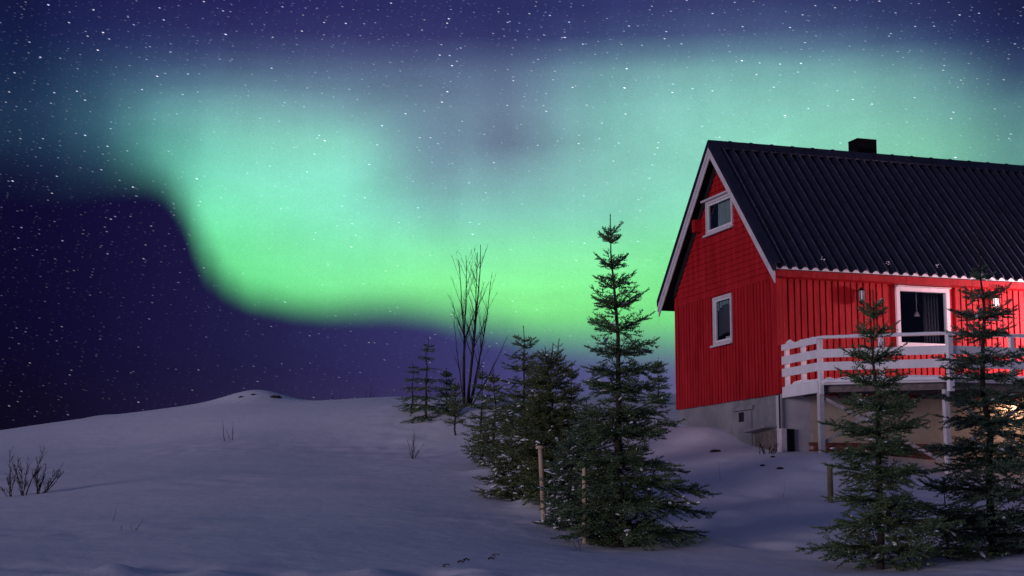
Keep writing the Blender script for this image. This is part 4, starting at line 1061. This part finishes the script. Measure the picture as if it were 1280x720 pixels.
def shrub(px, py, d, stems, label, group, mat, seed, twigs=5, depth=2, cat='shrub', name='bare_shrub', curl=0.14):
    rr = random.Random(seed); q = at(px, py, d); z0 = gz(q.x, q.y) - 0.04; s = d / F_PX
    o = MB()
    root = empty(name, (q.x, q.y, z0), 0, label=label, cat=cat, group=group)
    lst = []
    for (bx, tx, ty, r) in stems:
        a = Vector(((bx - px) * s, rr.uniform(-.12, .12), 0)); b = Vector(((tx - px) * s, rr.uniform(-.25, .25), (py - ty) * s)); lst.append((a, b - a, (b - a).length * 1.02, r * 0.95))
    bare_stems(root, lst, mat, rr, twigs, depth, 'stem', 5, curl, 0.14)
    return root
gs = 'leafless shrubs poking through the snow'
shrub(20, 624, 32.5, [(15, 12, 568, .014), (14, 22, 577, .011), (12, 3, 590, .009), (27, 32, 580, .014), (30, 46, 560, .016), (29, 22, 583, .011), (26, 20, 592, .010), (30, 38, 576, .012), (10, -4, 605, .008)], 'larger bare shrub at the far left with upright reddish stems', gs, M_twig, 41, 13)
shrub(50, 623, 32.7, [(46, 50, 576, .014), (49, 55, 585, .012), (52, 76, 588, .014), (52, 82, 595, .012), (48, 44, 590, .011), (47, 52, 598, .02), (54, 68, 592, .010)], 'bare shrub with stems splayed right, beside the larger shrub', gs, M_bark2, 42, 13)
shrub(516, 554, 39.5, [(516, 513, 518, .014), (516, 506, 530, .009), (516, 526, 532, .009), (516, 521, 524, .008)], 'single small fan-shaped bare sapling below the spruce pair', gs, M_twig, 43, 7)
shrub(284, 552, 43.5, [(281, 275, 523, .012), (290, 292, 527, .012), (290, 283, 536, .008)], 'pair of forked dark twigs on the open slope below the knoll', gs, M_bark2, 44, 3, 1, 'twigs', 'snow_twigs')
shrub(143, 648, 26.5, [(142, 147, 622, .005)], 'single thin straw leaning in open snow right of the shrubs', gs, M_bark2, 45, 0, 0, 'twigs', 'snow_twigs', 0.03)
shrub(160, 668, 24.5, [(163, 162, 656, .005), (165, 176, 653, .005), (153, 150, 657, .004), (166, 170, 660, .004)], 'tuft of short faint stalks below the leaning straw', gs, M_bark2, 46, 2, 1, 'twigs', 'snow_twigs')
shrub(725, 692, 24.2, [(726, 722, 668, .006), (724, 713, 676, .005)], 'thin crossed twigs in the snow before the second stake', gs, M_bark2, 47, 2, 1, 'twigs', 'snow_twigs')
shrub(418, 498, 55.5, [(417, 415, 489, .012), (424, 426, 487, .010)], 'faint twigs on the skyline between the knoll and spruces', gs, M_twig, 48, 3, 1, 'twigs', 'snow_twigs')
shrub(460, 497, 55, [(458, 456, 484, .012), (463, 464, 478, .012), (466, 470, 486, .009)], 'reddish skyline twigs left of the crest spruces', gs, M_twig, 49, 3, 1, 'twigs', 'snow_twigs')
shrub(962, 562, 36.4, [(950, 946, 548, .01), (955, 952, 545, .012), (960, 963, 545, .012), (965, 968, 547, .012), (958, 950, 552, .01), (963, 972, 552, .01), (968, 972, 548, .01)], 'dark tangle of dead brush under the house corner', gs, M_weed, 50, 14, 2, 'brush', 'dead_brush', 0.25)
shrub(900, 598, 33, [(900, 898, 572, .004)], 'thin dry stalk in the slope below the gable', gs, M_weed, 51, 0, 0, 'twigs', 'snow_twigs', 0.03)
shrub(980, 618, 31, [(980, 980, 594, .004)], 'thin dry stalk in the slope right of the gable corner', gs, M_weed, 52, 0, 0, 'twigs', 'snow_twigs', 0.03)
def weed(px, py, d, shape, label, seed):
    q = at(px, py, d); mb = MB(); s = d / F_PX; pts = []
    if shape == 'curl':
        for k in range(11):
            an = 0.4 + 4.2 * k / 10; pts.append((4.5 * s * math.cos(an), 5 * s * math.sin(an), 0.01 + 2.0 * s * (1 + math.sin(an)) * .6))
        mb.tube(pts, [.006] * 11, 5)
    else: mb.tube([(-.04, 0, -.02), (-.02, 0, .015), (.01, .02, .028), (.04, .03, .01), (.06, .03, .028)], [.008, .014, .010, .009, .004], 6)
    o = mb.build('dry_weed', M_weed, None, True); o.location = (q.x, q.y, gz(q.x, q.y)); tag(o, label, 'weed', 'dry weeds in the snow')
weed(558, 711, 20.2, 'curl', 'loop of dry weed low in the snow, nearest the bottom edge', 1); weed(575, 704, 20.9, 'knot', 'middle of three small dark weed bits in a slanting line', 2)
weed(582, 701, 21.2, 'knot', 'uppermost of three small dark weed bits in a slanting line', 3); weed(620, 694, 21.9, 'curl', 'loop of dry weed in the snow, below the first stake', 4)
weed(613, 699, 21.5, 'knot', 'small dark weed bit left of the loop below the first stake', 5)

# stones
def stone(px, py, d, r, label, seed):
    q = at(px, py, d); rr = random.Random(seed); mb = MB(); n = 9; vs = []; fs = []
    for j, (rad, z) in enumerate(((1, -.6), (1.1, 0), (.8, .45), (.3, .62))):
        for i in range(n):
            a = 6.283 * i / n; k = rad * r * rr.uniform(.8, 1.2); vs.append((k * 1.5 * math.cos(a), k * math.sin(a), z * r * rr.uniform(.8, 1.1)))
    for j in range(3):
        for i in range(n): fs.append((j * n + i, j * n + (i + 1) % n, (j + 1) * n + (i + 1) % n, (j + 1) * n + i))
    fs.append(list(range(3 * n, 4 * n))); fs.append(list(range(n))[::-1]); mb.add(vs, fs)
    o = mb.build('stone', M_stone, None, True); o.location = (q.x, q.y, gz(q.x, q.y) + .01); tag(o, label, 'stone', 'stones showing through the snow')
stone(344, 503, 54.6, .12, 'largest dark stone on the right shoulder of the knoll', 1); stone(316, 499.5, 54.8, .05, 'tiny dark stone on top of the knoll', 2); stone(301, 506, 54.6, .05, 'tiny dark stone on the left shoulder of the knoll', 3)
stone(894, 561, 37.5, .08, 'dark clod in the snow below the basement door', 4); stone(966, 572, 35.2, .04, 'small dark clod just below the dead brush', 5); stone(975, 587, 33.8, .05, 'dark clod halfway down the slope below the corner', 6); stone(953, 583, 34.2, .04, 'tiny dark clod left of the slope clod', 7)

# stakes
def stake(px, py_top, py_base, d, r, label, mat, cap, lean, name='wooden_stake', group='round wooden stakes in the snow'):
    q = at(px, py_base, d); z0 = gz(q.x, q.y) - 0.15; h = at(px, py_top, d).z - z0
    root = empty(name, (q.x, q.y, z0), 0, label=label, cat='stake', group=group)
    mb = MB(); mb.tube([(lean * (1 - k / 5) * -1, 0, h * k / 5) for k in range(6)], [r * (1.1 - .15 * k / 5) for k in range(6)], 12); mb.build('shaft', mat, root, True)
    if cap: mb = MB(); mb.lathe([(r * 1.9, 0), (r * 2.0, .015), (r * 1.7, .05)], (0, 0, h), 12); mb.build('cap', mat, root)
stake(675.5, 561, 643, 27.6, .042, 'taller pale stake with flat cap, left of the pair by the spruces', M_post, True, -.07)
stake(731, 577, 676, 25.0, .036, 'pale stake without cap in front of the tall spruce', M_post, False, .0)
stake(1038, 582, 612, 30.5, .055, 'short mossy green stake left of the deck spruces', M_post2, False, 0)
